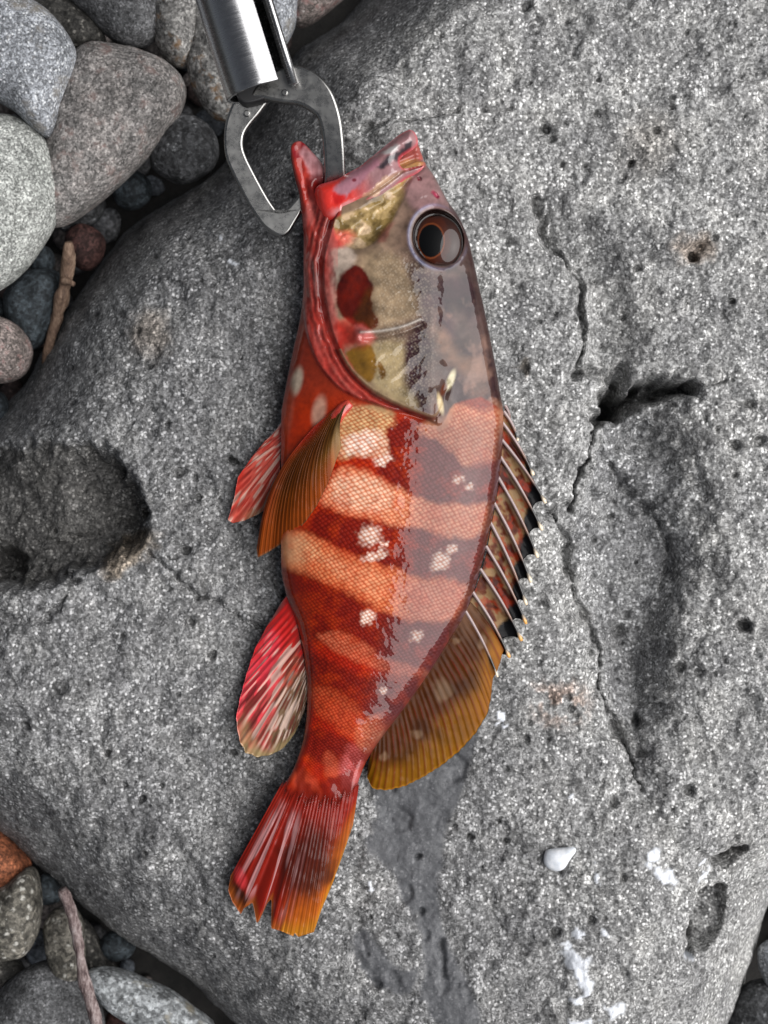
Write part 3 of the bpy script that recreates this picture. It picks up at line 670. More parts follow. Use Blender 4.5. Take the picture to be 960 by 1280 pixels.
def build_fish(rock_z):
    root = empty('fish', 480, 620, 6)
    tag(root, 'red and white banded grouper lying on the grey boulder, mouth in the steel gripper', 'fish')
    st = 1.0
    gx = np.arange(352, 640, st); gy = np.arange(168, 1046, st)
    X, Y = np.meshgrid(gx, gy)
    d0 = sdf(X, Y, BODY, 80)
    # move the rim onto the outline
    gyy, gxx = np.gradient(d0, st)
    m = (d0 < 0) & (d0 > -2.2)
    X = np.where(m, X - d0 * gxx, X); Y = np.where(m, Y - d0 * gyy, Y)
    d = np.where(m, 0.0, d0)
    ins = d0 > 0
    qm = ins[:-1, :-1] | ins[1:, :-1] | ins[:-1, 1:] | ins[1:, 1:]
    samp, U = fish_height(X, Y)
    U = np.maximum(samp(U, X, Y), 0)
    h = 0.60 * np.sqrt(U)
    rimh = np.sqrt(np.clip(d, 0, None)) * 5.2
    wrim = sstep(14, 2, d)
    h = h * (1 - wrim) + np.minimum(h + 4, rimh) * wrim
    # tail root is thin
    h = h * (1 - 0.45 * sstep(900, 985, Y)) * (1 - 0.93 * sstep(970, 1022, Y + 12 * fbm(X / 16, Y / 40, 88, 3)))
    back = 0.42 * h
    # ---------------- relief of the head
    n1 = fbm(X / 14, Y / 14, 90, 4); n2 = fbm(X / 5, Y / 5, 94, 3)
    wx = X + 6 * n1; wy = Y + 6 * fbm(X / 14, Y / 14, 97, 4)
    jx = X + 7 * fbm(X / 5.0, Y / 5.0, 98, 2); jy = Y + 7 * fbm(X / 5.0, Y / 5.0, 99, 2)
    HEAD = smooth([(340, 150), (376, 330), (378, 375), (382, 410), (392, 445), (408, 472), (432, 494), (465, 508), (500, 518), (530, 526), (548, 534), (556, 526), (566, 508), (600, 498), (650, 490), (650, 150)], 3)
    dh = sdf(X, Y, HEAD, 60)
    h = h + 6.0 * sstep(-1, 3.0, dh) * sstep(22, 0, np.maximum(X - 536, 0) )
    PLATE = smooth([(412, 300), (404, 350), (412, 405), (424, 440), (440, 468), (466, 492), (500, 510), (532, 523), (545, 522), (552, 505), (560, 486), (600, 440), (640, 300), (560, 200), (440, 250)], 3)
    dp = sdf(X, Y, PLATE, 60)
    h = h + 5.0 * sstep(-1, 2.5, dp) * sstep(40, 2, np.maximum(X - 538, 0)) - 3.0 * np.exp(-((dp + 4) / 3.0) ** 2) * (X < 545)
    # folds of the gill membrane between the two rims
    fold = np.exp(-((dp + 14) / 12.0) ** 2) * (dh > 0) * sstep(552, 540, X)
    h = h + 0.6 * fold * np.cos(dp * 0.75 + 3.0 * n1)
    # throat furrows running down from the mouth
    for ln, dep, hw in [([(382, 235), (392, 270), (404, 305), (412, 330), (416, 360)], 5, 4), ([(388, 330), (396, 360), (404, 390), (404, 430), (416, 460)], 4, 4),
                        ([(396, 310), (404, 340), (408, 375), (414, 410)], 3, 3), ([(376, 210), (384, 250), (390, 300)], 3, 4)]:
        h = h - 0.32 * dep * np.exp(-(ldist(wx, wy, smooth(ln, 4, False), 30) / hw) ** 2)
    for ln, dep, hw in [([(374, 200), (380, 240), (384, 280), (386, 330), (384, 380)], 4, 5), ([(393, 290), (398, 330), (400, 370), (396, 410)], 3, 5)]:
        h = h + 0.35 * dep * np.exp(-(ldist(wx, wy, smooth(ln, 4, False), 30) / (hw + 1)) ** 2)
    # hollow of skin under the maxilla
    POUCH = smooth([(420, 280), (450, 268), (486, 244), (512, 226), (506, 250), (496, 270), (486, 290), (466, 312), (444, 318), (424, 306)], 3)
    dpo = sdf(X, Y, POUCH, 40)
    h = h - 6 * sstep(-3, 8, dpo) + 0.7 * np.cos((X * 0.6 + Y) * 0.4 + n1 * 5) * sstep(0, 6, dpo)
    # preopercle ridge and the soft notch by it
    RID = smooth([(452, 421), (470, 420), (490, 417), (508, 412), (524, 405)], 4, False)
    dr = ldist(X, Y, RID, 40)
    h = h + 1.8 * np.exp(-(dr / 2.2) ** 2) - 2.8 * np.exp(-(ldist(X, Y, RID + np.array([1.5, 6.5]), 40) / 3.2) ** 2)
    h = h + 4 * sstep(0, 0.8, blob(X, Y, 452, 425, 18, 12, -0.3))
    # opercular spines near the back of the gill cover
    for ln, a, hw in [([(552, 520), (549, 505), (543, 492)], 2.0, 5), ([(560, 500), (564, 485), (560, 470), (552, 462)], 1.8, 6)]:
        h = h + a * np.exp(-(ldist(X, Y, smooth(ln, 4, False), 30) / hw) ** 2)
    h = h - 2.2 * np.exp(-(ldist(X, Y, smooth([(557, 482), (552, 496), (546, 508), (544, 520)], 3, False), 30) / 5) ** 2)
    # eye socket: rim and hole
    be = np.hypot((X - 547) / 33.0, (Y - 302) / 36.0)
    h = h + 1.6 * np.exp(-((be - 1.14) / 0.13) ** 2) - 12 * sstep(1.0, 0.88, be)
    # nostril and brow
    h = h - 4 * sstep(0, 0.6, blob(X, Y, 544, 248, 6, 4, 0.9)) - 3 * sstep(0, 0.6, blob(X, Y, 524, 229, 4, 3, 0.9))
    # mouth floor: dip behind the maxilla, hollow between jaws
    h = h - 10 * sstep(0, 0.9, blob(X, Y, 402, 236, 13, 12))
    h = h - 2.5 * np.exp(-(ldist(X, Y, smooth([(533, 208), (520, 222), (505, 236)], 3, False), 30) / 3) ** 2)
    # body: bony line along the fin base
    h = h + 1.2 * np.exp(-((d - 7) / 3.5) ** 2) * (X > 560) * sstep(500, 530, Y) * sstep(770, 740, Y)
    h = h + 0.5 * n1 * sstep(2, 10, d) + 1.5 * fbm(X / 34, Y / 34, 330, 3) * sstep(0, 14, dp) * (1 - 0.8 * sstep(470, 520, X))
    h = h + 1.0 * np.exp(-(np.mod(np.hypot(X - 445, Y - 395) + 6 * n1, 26) - 13) ** 2 / 16) * sstep(6, 20, dp) * sstep(425, 450, Y) * sstep(545, 520, X)
    h = np.maximum(h, 0) * (d > 0)
    Zt = FZ + h
    Zb = FZ - back
    # ---------------- colour (albedo of skin)
    L = lin
    col = np.zeros(X.shape + (3,)) + L(176, 52, 22)
    right = sstep(-6, 40, X - np.interp(Y, [500, 560, 720, 850, 950, 1030], [520, 505, 490, 455, 440, 430]))
    # body ground colour: darker and browner on the back
    col = paint(col, 0.75 * right, L(104, 58, 48))
    col = paint(col, 0.6 * sstep(430, 360, X) * sstep(520, 600, Y), L(188, 62, 32))
    col = paint(col, 0.6 * sstep(700, 800, Y) * (1 - right), L(162, 34, 16))
    PALE = L(230, 158, 120); PALEB = L(216, 132, 90)
    def band(pts, c, soft=5, a=1.0, w=1.0):
        nonlocal col
        xx = X * (1 - w) + wx * w; yy = Y * (1 - w) + wy * w
        col = paint(col, a * sstep(-soft, soft, sdf(xx, yy, smooth(pts, 3), 60)), c)
    # dark bands
    DK = L(126, 30, 6); DKR = L(108, 44, 48)
    def dark(pts, soft=5, a=1.0):
        nonlocal col
        mk = a * sstep(-soft, soft, sdf(wx, wy, smooth(pts, 3), 60))
        col = paint(col, mk, DK * (1 - right[..., None]) + DKR * right[..., None])
    dark([(486, 548), (494, 528), (516, 528), (540, 545), (566, 568), (590, 584), (622, 572), (618, 630), (570, 632), (524, 622), (498, 618), (484, 600), (470, 588)], 4)
    dark([(384, 658), (402, 634), (450, 648), (505, 656), (560, 670), (612, 672), (604, 706), (582, 726), (540, 722), (500, 714), (460, 700), (420, 682), (360, 664)], 4)
    dark([(346, 706), (400, 722), (450, 745), (500, 770), (560, 786), (556, 818), (530, 842), (470, 826), (420, 806), (364, 780)], 5)
    dark([(372, 812), (420, 828), (480, 846), (524, 852), (490, 898), (450, 890), (404, 868), (380, 856)], 5)
    dark([(384, 912), (420, 914), (440, 930), (432, 962), (400, 950), (380, 940)], 5)
    # pale bands
    band([(432, 512), (470, 508), (492, 520), (484, 548), (470, 560), (440, 572), (424, 570)], L(206, 170, 124), 5)
    band([(436, 548), (470, 540), (486, 552), (478, 572), (450, 570), (432, 560)], L(238, 205, 175), 4, 0.8)
    band([(548, 520), (566, 506), (600, 514), (632, 512), (628, 566), (606, 578), (580, 584), (566, 566), (545, 552), (520, 538)], L(205, 140, 106), 5)
    band([(420, 590), (440, 584), (478, 600), (520, 622), (560, 632), (618, 630), (612, 662), (572, 672), (520, 660), (470, 652), (430, 640), (404, 628), (410, 606)], PALE, 5)
    band([(424, 596), (470, 600), (494, 622), (480, 640), (440, 636), (414, 622)], L(244, 206, 176), 6, 0.8)
    band([(352, 672), (376, 664), (430, 690), (500, 713), (560, 724), (586, 736), (578, 762), (560, 774), (524, 772), (486, 764), (440, 740), (400, 722), (352, 706)], PALEB, 6)
    band([(356, 676), (376, 672), (400, 690), (390, 704), (360, 700)], L(232, 176, 132), 8, 0.8)
    band([(400, 694), (450, 706), (490, 724), (480, 748), (440, 730)], L(235, 170, 130), 6, 0.6)
    band([(500, 728), (580, 734), (560, 772), (510, 766)], L(222, 150, 122), 6, 0.6)
    band([(398, 790), (424, 786), (450, 800), (480, 818), (530, 834), (526, 846), (490, 838), (450, 826), (412, 806)], L(214, 122, 90), 4, 0.6)
    band([(388, 858), (424, 862), (446, 880), (456, 905), (446, 922), (424, 908), (396, 890)], L(196, 96, 62), 6, 0.55)
    band([(452, 900), (478, 890), (480, 912), (462, 936), (446, 930)], L(205, 130, 96), 5, 0.7)
    band([(404, 940), (418, 944), (424, 966), (410, 970)], L(205, 104, 76), 5, 0.6)
    band([(364, 968), (380, 962), (400, 985), (404, 1020), (392, 1040), (378, 1000)], L(205, 90, 66), 6, 0.6, 0.6)
    band([(436, 930), (452, 940), (446, 1000), (436, 1030), (428, 990), (424, 960)], L(216, 120, 120), 6, 0.6)
    col = paint(col, 0.35 * sstep(-0.1, 0.5, n1) * (Y > 560), L(200, 74, 34))
    # white spots
    for (cx, cy, r, e) in [(463, 669, 12, 0.9), (480, 679, 6, 0.6), (459, 769, 8, 1), (520, 792, 6.5, 1), (479, 577, 10, 0.5), (572, 600, 7, 0.7), (584, 609, 6, 0.6), (563, 686, 7, 0.7), (547, 696, 8, 1),
                           (549, 706, 8, 0.8), (480, 860, 4, 1), (470, 694, 14, 0.4), (452, 556, 20, 0.6), (552, 699, 9, 0.7), (370, 478, 0.1, 1)]:
        col = paint(col, 0.85 * sstep(-0.5, 0.45, blob(jx, jy, cx, cy, r * 1.05, r * e * 1.05, -0.3)), L(250, 236, 222))
    # chest: red with pale blotches
    chest = sstep(530, 470, Y) * sstep(2, -2, dh)
    col = paint(col, chest, L(146, 52, 34))
    col = paint(col, sstep(0, 0.6, blob(X, Y, 372, 478, 10, 24, 0.2)) * (dh < 0), L(196, 176, 156))
    col = paint(col, sstep(0, 0.6, blob(X, Y, 400, 516, 12, 26, 0.2)) * (dh < 0), L(190, 142, 122))
    col = paint(col, sstep(0, 0.6, blob(X, Y, 362, 515, 9, 40, 0.1)) * 0.5, L(190, 92, 70))
    # ---------------- head colours
    hd = sstep(-2, 2, dh)
    H = np.zeros_like(col) + L(150, 126, 104)
    H = paint(H, sstep(430, 560, X + 0.5 * (Y - 300) * 0) * 0.85, L(90, 66, 66))
    def hb(pts, c, soft=6, a=1.0, w=1.0):
        nonlocal H
        H = paint(H, a * sstep(-soft, soft, sdf(X * (1 - w) + wx * w, Y * (1 - w) + wy * w, smooth(pts, 3), 60)), c)
    hb([(508, 340), (530, 346), (556, 352), (590, 352), (598, 400), (584, 402), (566, 384), (566, 412), (580, 440), (612, 440), (626, 500), (606, 520), (580, 514), (562, 498), (566, 470), (556, 440), (540, 430), (532, 470), (540, 520), (516, 515), (504, 480), (504, 440), (520, 410), (528, 390), (512, 364)], L(66, 38, 44), 6)
    hb([(600, 370), (618, 440), (608, 450), (588, 410)], L(112, 88, 84), 6, 0.7)
    hb([(538, 412), (560, 424), (580, 450), (600, 450), (608, 470), (580, 470), (562, 460), (545, 440)], L(158, 118, 96), 8, 0.9)
    hb([(584, 470), (606, 474), (614, 494), (596, 500), (580, 490)], L(176, 138, 118), 8, 0.4)
    hb([(454, 330), (500, 330), (520, 380), (516, 404), (474, 412), (466, 370)], L(176, 152, 122), 10, 0.8)
    hb([(462, 440), (500, 430), (506, 480), (520, 512), (490, 504), (466, 480)], L(176, 156, 118), 8, 0.9)
    hb([(566, 514), (600, 508), (640, 505), (640, 560), (560, 560)], L(205, 140, 106), 6)
    # red and olive cheek patches: gaps in the sky reflection, painted as skin
    hb([(424, 358), (440, 338), (456, 348), (466, 366), (467, 392), (473, 412), (452, 416), (432, 404), (422, 382)], L(92, 20, 8), 2.0, 1, 0.8)
    hb([(462, 366), (468, 380), (472, 412), (450, 414), (446, 396)], L(76, 42, 10), 6, 0.8)
    hb([(436, 446), (456, 438), (467, 440), (470, 462), (464, 482), (450, 474), (438, 460)], L(128, 92, 36), 2.5, 1, 0.8)
    hb([(474, 456), (482, 470), (478, 478), (472, 466)], L(120, 84, 34), 1.5, 1, 0.3)
    # red throat
    RED = L(190, 66, 56); REDD = L(150, 28, 22); PNK = L(222, 122, 112)
    hb([(360, 170), (384, 175), (406, 205), (412, 240), (430, 280), (424, 320), (418, 360), (420, 400), (436, 420), (430, 440), (450, 478), (480, 500), (530, 524), (548, 536), (500, 540), (430, 520), (380, 460), (366, 380), (370, 300)], RED, 3)
    hb([(376, 300), (386, 320), (388, 380), (384, 400), (374, 370)], PNK, 6, 0.6)
    hb([(414, 318), (436, 314), (446, 328), (436, 344), (424, 356), (418, 380), (414, 350)], L(206, 186, 170), 4, 0.95)
    hb([(414, 325), (420, 350), (422, 400), (430, 425), (420, 430), (410, 390), (408, 350)], L(206, 132, 122), 4, 0.8)
    hb([(388, 318), (394, 330), (404, 356), (400, 376), (392, 350)], L(222, 170, 164), 3, 0.8)
    hb([(392, 300), (406, 306), (418, 340), (412, 366), (400, 340)], L(128, 22, 18), 4, 0.7)
    hb([(420, 405), (450, 412), (464, 420), (462, 436), (440, 440), (428, 446), (420, 428)], L(196, 60, 50), 8, 0.9)
    hb([(448, 416), (464, 420), (462, 430), (450, 432)], L(222, 140, 136), 6, 0.6)
    hb([(368, 182), (380, 178), (384, 192), (374, 202), (367, 196)], L(150, 40, 50), 4, 0.9)
    hb([(376, 190), (390, 191), (404, 206), (408, 224), (396, 230), (384, 214)], L(236, 176, 180), 4, 0.95)
    H = paint(H, sstep(0.05, 0.35, fbm(X / 9, Y / 34, 310, 3)) * (X < 424) * (dh > 0) * sstep(470, 400, Y) * 0.45, L(226, 140, 134))
    H = paint(H, sstep(0.05, 0.35, -fbm(X / 9, Y / 34, 310, 3)) * (X < 424) * (dh > 0) * 0.4, L(132, 34, 32))
    hb([(384, 226), (410, 222), (420, 240), (424, 280), (440, 284), (420, 292), (402, 284), (390, 262)], L(104, 16, 16), 4, 0.85)
    st_ = np.cos(dp * 0.75 + n1 * 2.5) + 0.6 * n2
    fold = fold * np.clip(0.75 + 1.2 * fbm(X / 26, Y / 26, 350, 3), 0.2, 1)
    H = paint(H, 0.7 * fold, L(132, 56, 52)); H = paint(H, 0.45 * fold * sstep(0.1, 0.9, st_), L(214, 118, 106)); H = paint(H, 0.6 * fold * sstep(0.2, 0.9, -st_), L(104, 20, 18))
    H = paint(H, np.exp(-((dp - 1.5) / 1.6) ** 2) * (Y > 440) * (X < 548) * 0.8, L(205, 176, 140))
    H = paint(H, np.exp(-((dp + 3.5) / 2.6) ** 2) * (Y > 440) * (X < 552) * 0.8, L(70, 14, 8))
    # pouch skin under the jaw bone
    PO = sstep(-2, 3, dpo)
    yel = L(176, 150, 104)
    H = paint(H, PO, yel)
    H = paint(H, PO * sstep(0.05, 0.3, n1), L(226, 196, 160)); H = paint(H, PO * sstep(0.12, 0.3, -n1 + 0.2 * n2) * 0.7, L(112, 90, 44))
    H = paint(H, sstep(0, 0.7, blob(wx, wy, 430, 304, 22, 16, 0.2)) * 0.8, L(232, 96, 88))
    H = paint(H, sstep(0, 0.7, blob(wx, wy, 480, 300, 22, 9, -0.9)) * 0.7, L(128, 70, 60))
    # snout with pale and dark streaks
    hb([(505, 214), (530, 205), (548, 232), (562, 262), (530, 268), (508, 262)], L(146, 112, 112), 5, 0.9)
    hb([(498, 186), (520, 176), (532, 208), (520, 214), (500, 210)], L(176, 92, 84), 3, 0.9)
    hb([(500, 208), (526, 208), (514, 228), (490, 240), (484, 226)], L(205, 160, 96), 4, 0.7)
    H = paint(H, sstep(0, 0.6, blob(wx, wy, 544, 248, 8, 5, 0.9)) * 0.9, L(150, 40, 70))
    H = paint(H, sstep(0, 0.5, blob(wx, wy, 524, 229, 4, 3, 0.9)) * 0.9, L(110, 20, 40))
    mo = fbm(X / 16, Y / 16, 340, 4)
    H = H * (1 + 0.75 * mo * sstep(6, 18, dp))[..., None] * (1 - 0.38 * sstep(470, 545, X) * sstep(280, 340, Y + 0.5 * (X - 470)))[..., None]
    H = paint(H, sstep(0.12, 0.4, fbm(X / 22, Y / 30, 345, 4)) * sstep(520, 560, X) * sstep(330, 360, Y) * 0.5, L(160, 126, 112))
    # white opercular spots
    H = paint(H, sstep(0, 0.6, blob(X, Y, 562, 478, 6, 18, 0.35)) * 0.9, L(225, 214, 180))
    H = paint(H, sstep(0, 0.6, blob(X, Y, 549, 508, 5, 18, -0.2)) * 0.9, L(228, 206, 162))
    H = paint(H, sstep(0, 0.6, blob(X, Y, 553, 490, 5, 12, 0.4)) * 0.9, L(96, 44, 20))
    H = paint(H, sstep(0, 0.6, blob(X, Y, 535, 528, 14, 4, 0.25)) * 0.9, L(60, 16, 10))
    H = paint(H, np.exp(-((be - 1.12) / 0.06) ** 2) * (0.15 + 0.4 * sstep(560, 525, X)), L(130, 135, 170))
    H = paint(H, sstep(1.03, 0.96, be), L(24, 10, 8))
    H = paint(H, np.exp(-(dr / 1.7) ** 2) * 0.7, L(200, 192, 184))
    hd2 = np.maximum(hd * sstep(560, 520, Y + 0 * X), sstep(520, 505, Y) * (X > 540))
    col = paint(col, np.clip(hd * 1.0, 0, 1) * sstep(545, 515, Y), H)
    # dark edge of the back
    col = paint(col, sstep(9, 3, d + 2 * n1) * (X > 560) * sstep(230, 260, Y) * sstep(520, 500, Y) * 0.85, L(58, 34, 32))
    col = paint(col, sstep(14, 6, d + 3 * n1) * (X > 560) * sstep(520, 560, Y) * 0.8, L(88, 44, 28))
    col = paint(col, sstep(7, 3, d + 3 * n1) * (X > 540) * sstep(520, 560, Y) * sstep(800, 760, Y) * 0.5 * sstep(-0.1, 0.2, n2), L(128, 112, 124))
    # fine mottling everywhere
    col = col * (1 + 0.16 * n2 * 2)[..., None]
    col = paint(col, 0.7 * sstep(915, 950, Y) * sstep(-0.12, 0.18, fbm(X / 18, Y / 22, 360, 3)), L(112, 22, 10))
    col = paint(col, sstep(970, 998, Y + 10 * n1) * 0.85, L(128, 28, 14))
    col = paint(col, 0.42 * right * sstep(505, 540, Y), L(92, 50, 50))
    lw = sstep(490, 560, Y)[..., None]; lum = col.mean(-1, keepdims=True); sat = 1.06 - 0.1 * lw * right[..., None]
    col = (lum + (col - lum) * sat) * (0.70 - 0.10 * right[..., None] * lw)
    col = np.clip(col, 0.001, 1)
    # where scales show
    sc = sstep(2, 10, d) * np.maximum(sstep(-2, -10, dh) * sstep(1010, 930, Y), 0)
    sc = np.maximum(sc, 0.75 * sstep(470, 520, Y) * (X > 566) * sstep(3, 12, d) * (dh > -12))
    sc = sc * (1 - 0.85 * sstep(0, 0.5, blob(X, Y, 392, 560, 40, 90, 0.1)) * 0 ) * sstep(352, 400, X + 0.4 * (Y - 640) * (Y < 640))
    fine = np.clip(0.9 * sstep(4, 16, dp) * sstep(1.1, 1.3, be) * sstep(310, 340, Y) * sstep(560, 520, X) * sstep(462, 478, X), 0, 1)
    # rows of scales follow the body and grow smaller towards the tail
    ra = math.radians(14); ox, oy = X - 480 + 8 * fbm(X / 70, Y / 70, 401, 2), 640 - Y + 8 * fbm(X / 70, Y / 70, 405, 2)
    xr, yr = ox * math.cos(ra) - oy * math.sin(ra), ox * math.sin(ra) + oy * math.cos(ra)
    ty = np.linspace(-460, 300, 400); sz = np.interp(ty, [-360, -230, -60, 60, 200], [0.66, 0.8, 1.0, 1.08, 0.95]); cum = np.cumsum(1 / sz) * (ty[1] - ty[0])
    sy_ = np.interp(yr, ty, cum) / 4.1; sx_ = xr / np.interp(yr, ty, sz) / 5.4
    sua, sva = ((sx_ + sy_) * 0.7071).ravel(), ((sy_ - sx_) * 0.7071).ravel()
    n = X.size
    top = world(X, Y, Zt, FZ).reshape(-1, 3); bot = world(X, Y, Zb, FZ).reshape(-1, 3)
    q = grid_quads(*X.shape, mask=qm, flip=True)
    rim = (d0 <= 0).ravel()
    # the underside: coarser copy is not worth it; share rim vertices
    qb = q[:, ::-1] + n
    co = np.vstack([top, bot]); remap = np.arange(2 * n); ridx = np.where(rim)[0]; remap[ridx + n] = ridx
    q2 = remap[np.vstack([q, qb])]
    colf = np.vstack([col.reshape(-1, 3)] * 2); scf = np.tile(sc.ravel(), 2); ff = np.tile(fine.ravel(), 2)
    co, q2, colf, scf, ff, suf, svf = compact(co, q2, colf, scf, ff, np.tile(sua, 2), np.tile(sva, 2))
    # material
    k = NT('fish_skin')
    at = k.n('Attribute'); at.attribute_name = 'col'; sa = k.n('Attribute'); sa.attribute_name = 'scale'; fa = k.n('Attribute'); fa.attribute_name = 'fine'
    t = k.n('TexCoord')
    def lattice(rot, sx, sy, rnd):
        mp = k.n('Mapping'); k.l(t.outputs['Object'], mp.inputs[0]); mp.inputs['Rotation'].default_value = (0, 0, rot)
        mp2 = k.n('Mapping'); k.l(mp.outputs[0], mp2.inputs[0]); mp2.inputs['Scale'].default_value = (PXM / sx, PXM / sy, 0)
        mp3 = k.n('Mapping'); k.l(mp2.outputs[0], mp3.inputs[0]); mp3.inputs['Rotation'].default_value = (0, 0, math.radians(45))
        x = k.n('TexVoronoi'); k.l(mp3.outputs[0], x.inputs['Vector']); x.inputs['Scale'].default_value = 1.0; x.inputs['Randomness'].default_value = rnd
        return x
    au = k.n('Attribute'); au.attribute_name = 'su'; av = k.n('Attribute'); av.attribute_name = 'sv'
    cxyz = k.n('CombineXYZ'); k.l(au.outputs['Fac'], cxyz.inputs[0]); k.l(av.outputs['Fac'], cxyz.inputs[1])
    sv = k.n('TexVoronoi'); k.l(cxyz.outputs[0], sv.inputs['Vector']); sv.inputs['Scale'].default_value = 1.0; sv.inputs['Randomness'].default_value = 0.26
    dome = k.ramp(sv.outputs['Distance'], [(0.16, 1.0), (0.62, 0.0)])
    hi = k.n('SeparateColor'); k.l(sv.outputs['Color'], hi.inputs[0])
    edge = k.mix(1.0, at.outputs['Color'], (0.84, 0.40, 0.28), 'MULTIPLY')
    cen = k.mix(1.0, at.outputs['Color'], (1.42, 1.45, 1.5), 'MULTIPLY')
    cen = k.mix(k.math('MULTIPLY', hi.outputs[0], 0.25), cen, k.mix(1.0, at.outputs['Color'], (0.8, 0.7, 0.65), 'MULTIPLY'))
    scaled = k.mix(dome, edge, cen)
    base = k.mix(sa.outputs['Fac'], at.outputs['Color'], scaled)
    fv = lattice(math.radians(10), 3.4, 3.4, 0.6)
    fd = k.ramp(fv.outputs['Distance'], [(0.1, 1.0), (0.62, 0.0)])
    base = k.mix(k.math('MULTIPLY', fa.outputs['Fac'], k.math('MULTIPLY', fd, 0.28)), base, (0.5, 0.41, 0.31))
    hgt = k.math('ADD', k.math('MULTIPLY', sa.outputs['Fac'], dome), k.math('MULTIPLY', k.math('MULTIPLY', fa.outputs['Fac'], fd), 0.5))
    k.l(base, k.b.inputs['Base Color'])
    k.l(k.bump(hgt, 0.6, 0.8 * S), k.b.inputs['Normal'])
    cbn = k.math('ADD', k.math('MULTIPLY', hgt, 0.10), k.math('MULTIPLY', k.noise(k.coords(PXM), 1 / 10.0, 2, 0.6), 0.5))
    k.l(k.bump(cbn, 0.12, 0.8 * S), k.b.inputs['Coat Normal'])
    k.set(Roughness=0.5, Specular_IOR_Level=0.08, Coat_Weight=1.0, Coat_Roughness=0.03, Coat_IOR=1.39)
    k.b.inputs['Subsurface Weight'].default_value = 0.0
    body = adopt(mesh_np('body', co, q2, color=colf, extra={'scale': scf, 'fine': ff, 'su': suf, 'sv': svf}, mat=k.m), root)
    ztop = lambda x, y: float(Zt[int(np.clip(round((y - gy[0]) / st), 0, len(gy) - 1)), int(np.clip(round((x - gx[0]) / st), 0, len(gx) - 1))])

    # ---------------- soft tissue material for fins
    def fin_mat(name, coat=0.8, rough=0.4, spec=0.2):
        k = NT(name); at = k.n('Attribute'); at.attribute_name = 'col'
        k.l(at.outputs['Color'], k.b.inputs['Base Color'])
        k.l(k.bump(k.noise(k.coords(PXM), 1 / 4.0, 3, 0.6), 0.25, 0.6 * S), k.b.inputs['Normal'])
        k.set(Roughness=rough, Specular_IOR_Level=spec, Coat_Weight=coat, Coat_Roughness=0.08, Coat_IOR=1.42)
        return k.m
    FM = fin_mat('fin_membrane'); FD = fin_mat('dull_fin_membrane', 0.10, 0.5, 0.08); FT = fin_mat('tail_membrane', 0.4, 0.45, 0.12)
    _n = FT.node_tree; _a = _n.nodes.new('ShaderNodeAttribute'); _a.attribute_name = 'alpha'; _n.links.new(_a.outputs['Fac'], _n.nodes['Principled BSDF'].inputs['Alpha'])
    def resample(pts, n, closed=False, sm=4):
        """points may carry an explicit parameter as a third value"""
        P = np.array(pts, float)
        if P.shape[1] == 3:
            return np.column_stack([np.interp(np.linspace(0, 1, n), P[:, 2], P[:, i]) for i in (0, 1)])
        Q = smooth(P, sm, False) if sm > 1 else P
        L = np.concatenate([[0], np.cumsum(np.hypot(*np.diff(Q, axis=0).T))]); L /= L[-1]
        return np.column_stack([np.interp(np.linspace(0, 1, n), L, Q[:, i]) for i in (0, 1)])
    def fin(name, base, edge, zb, ze, nr, colf, bend=0.0, amp=1.3, nu=None, nv=40, thick=2.0, sag=0.0, parent=root, jag=0.0, mat=FM, tone=0.74, fade=0.0):
        nu = nu or nr * 6
        B = resample(base, nu); E = resample(edge, nu)
        u = np.linspace(0, 1, nu)[:, None]; v = np.linspace(0, 1, nv)[None, :]
        E = E + jag * (np.abs(np.cos(np.pi * nr * u)) - 0.5) * (E - B) / (np.linalg.norm(E - B, axis=1)[:, None] + 1e-6)
        Px = B[:, None, 0] * (1 - v) + E[:, None, 0] * v; Py = B[:, None, 1] * (1 - v) + E[:, None, 1] * v
        dx = (E - B); nrm = np.column_stack([-dx[:, 1], dx[:, 0]])
        Px = Px + bend * np.sin(np.pi * v) * nrm[:, None, 0]; Py = Py + bend * np.sin(np.pi * v) * nrm[:, None, 1]
        zbv = np.interp(u[:, 0], np.linspace(0, 1, len(zb)), zb)[:, None]; zev = np.interp(u[:, 0], np.linspace(0, 1, len(ze)), ze)[:, None]
        Pz = zbv * (1 - v) + zev * v + sag * np.sin(np.pi * v)
        ray = np.cos(2 * np.pi * (nr * u + 0.35 * vnoise(u * nr * 0.7, 0 * u + 7.7, 320))); rayw = np.sign(ray) * np.abs(ray) ** 0.7
        rayw = rayw * (0.75 + 1.2 * vnoise(u * nr * 0.9 + 5, v * 2.2, 321)) + 0.45 * np.cos(4 * np.pi * nr * u) * sstep(0.35, 0.7, v)
        Pz = Pz + amp * rayw * sstep(0, 0.12, v) * (1 - 0.3 * v) + 1.5 * fbm(Px / 20, Py / 20, 130, 3)
        c = colf(u + 0 * v, v + 0 * u, Px, Py, ray + 0 * v)
        c = np.clip(c * tone, 0.002, 1)
        th = thick * (1 - 0.6 * v) + 0 * u
        topc = world(Px, Py, Pz, 25).reshape(-1, 3); botc = world(Px, Py, Pz - th, 25).reshape(-1, 3)
        n = nu * nv; q = grid_quads(nu, nv)
        idx = np.arange(n).reshape(nu, nv)
        ring = np.concatenate([idx[:, 0], idx[-1, 1:], idx[::-1, -1][1:], idx[0, ::-1][1:-1]])
        r2 = np.roll(ring, -1)
        side = np.column_stack([ring, r2, r2 + n, ring + n])
        # orient upward
        a, b_, c_ = topc[q[len(q) // 2][0]], topc[q[len(q) // 2][1]], topc[q[len(q) // 2][2]]
        if np.cross(b_ - a, c_ - a)[2] < 0: q = q[:, ::-1]
        else: side = side[:, ::-1]
        allq = np.vstack([q, q[:, ::-1] + n, side])
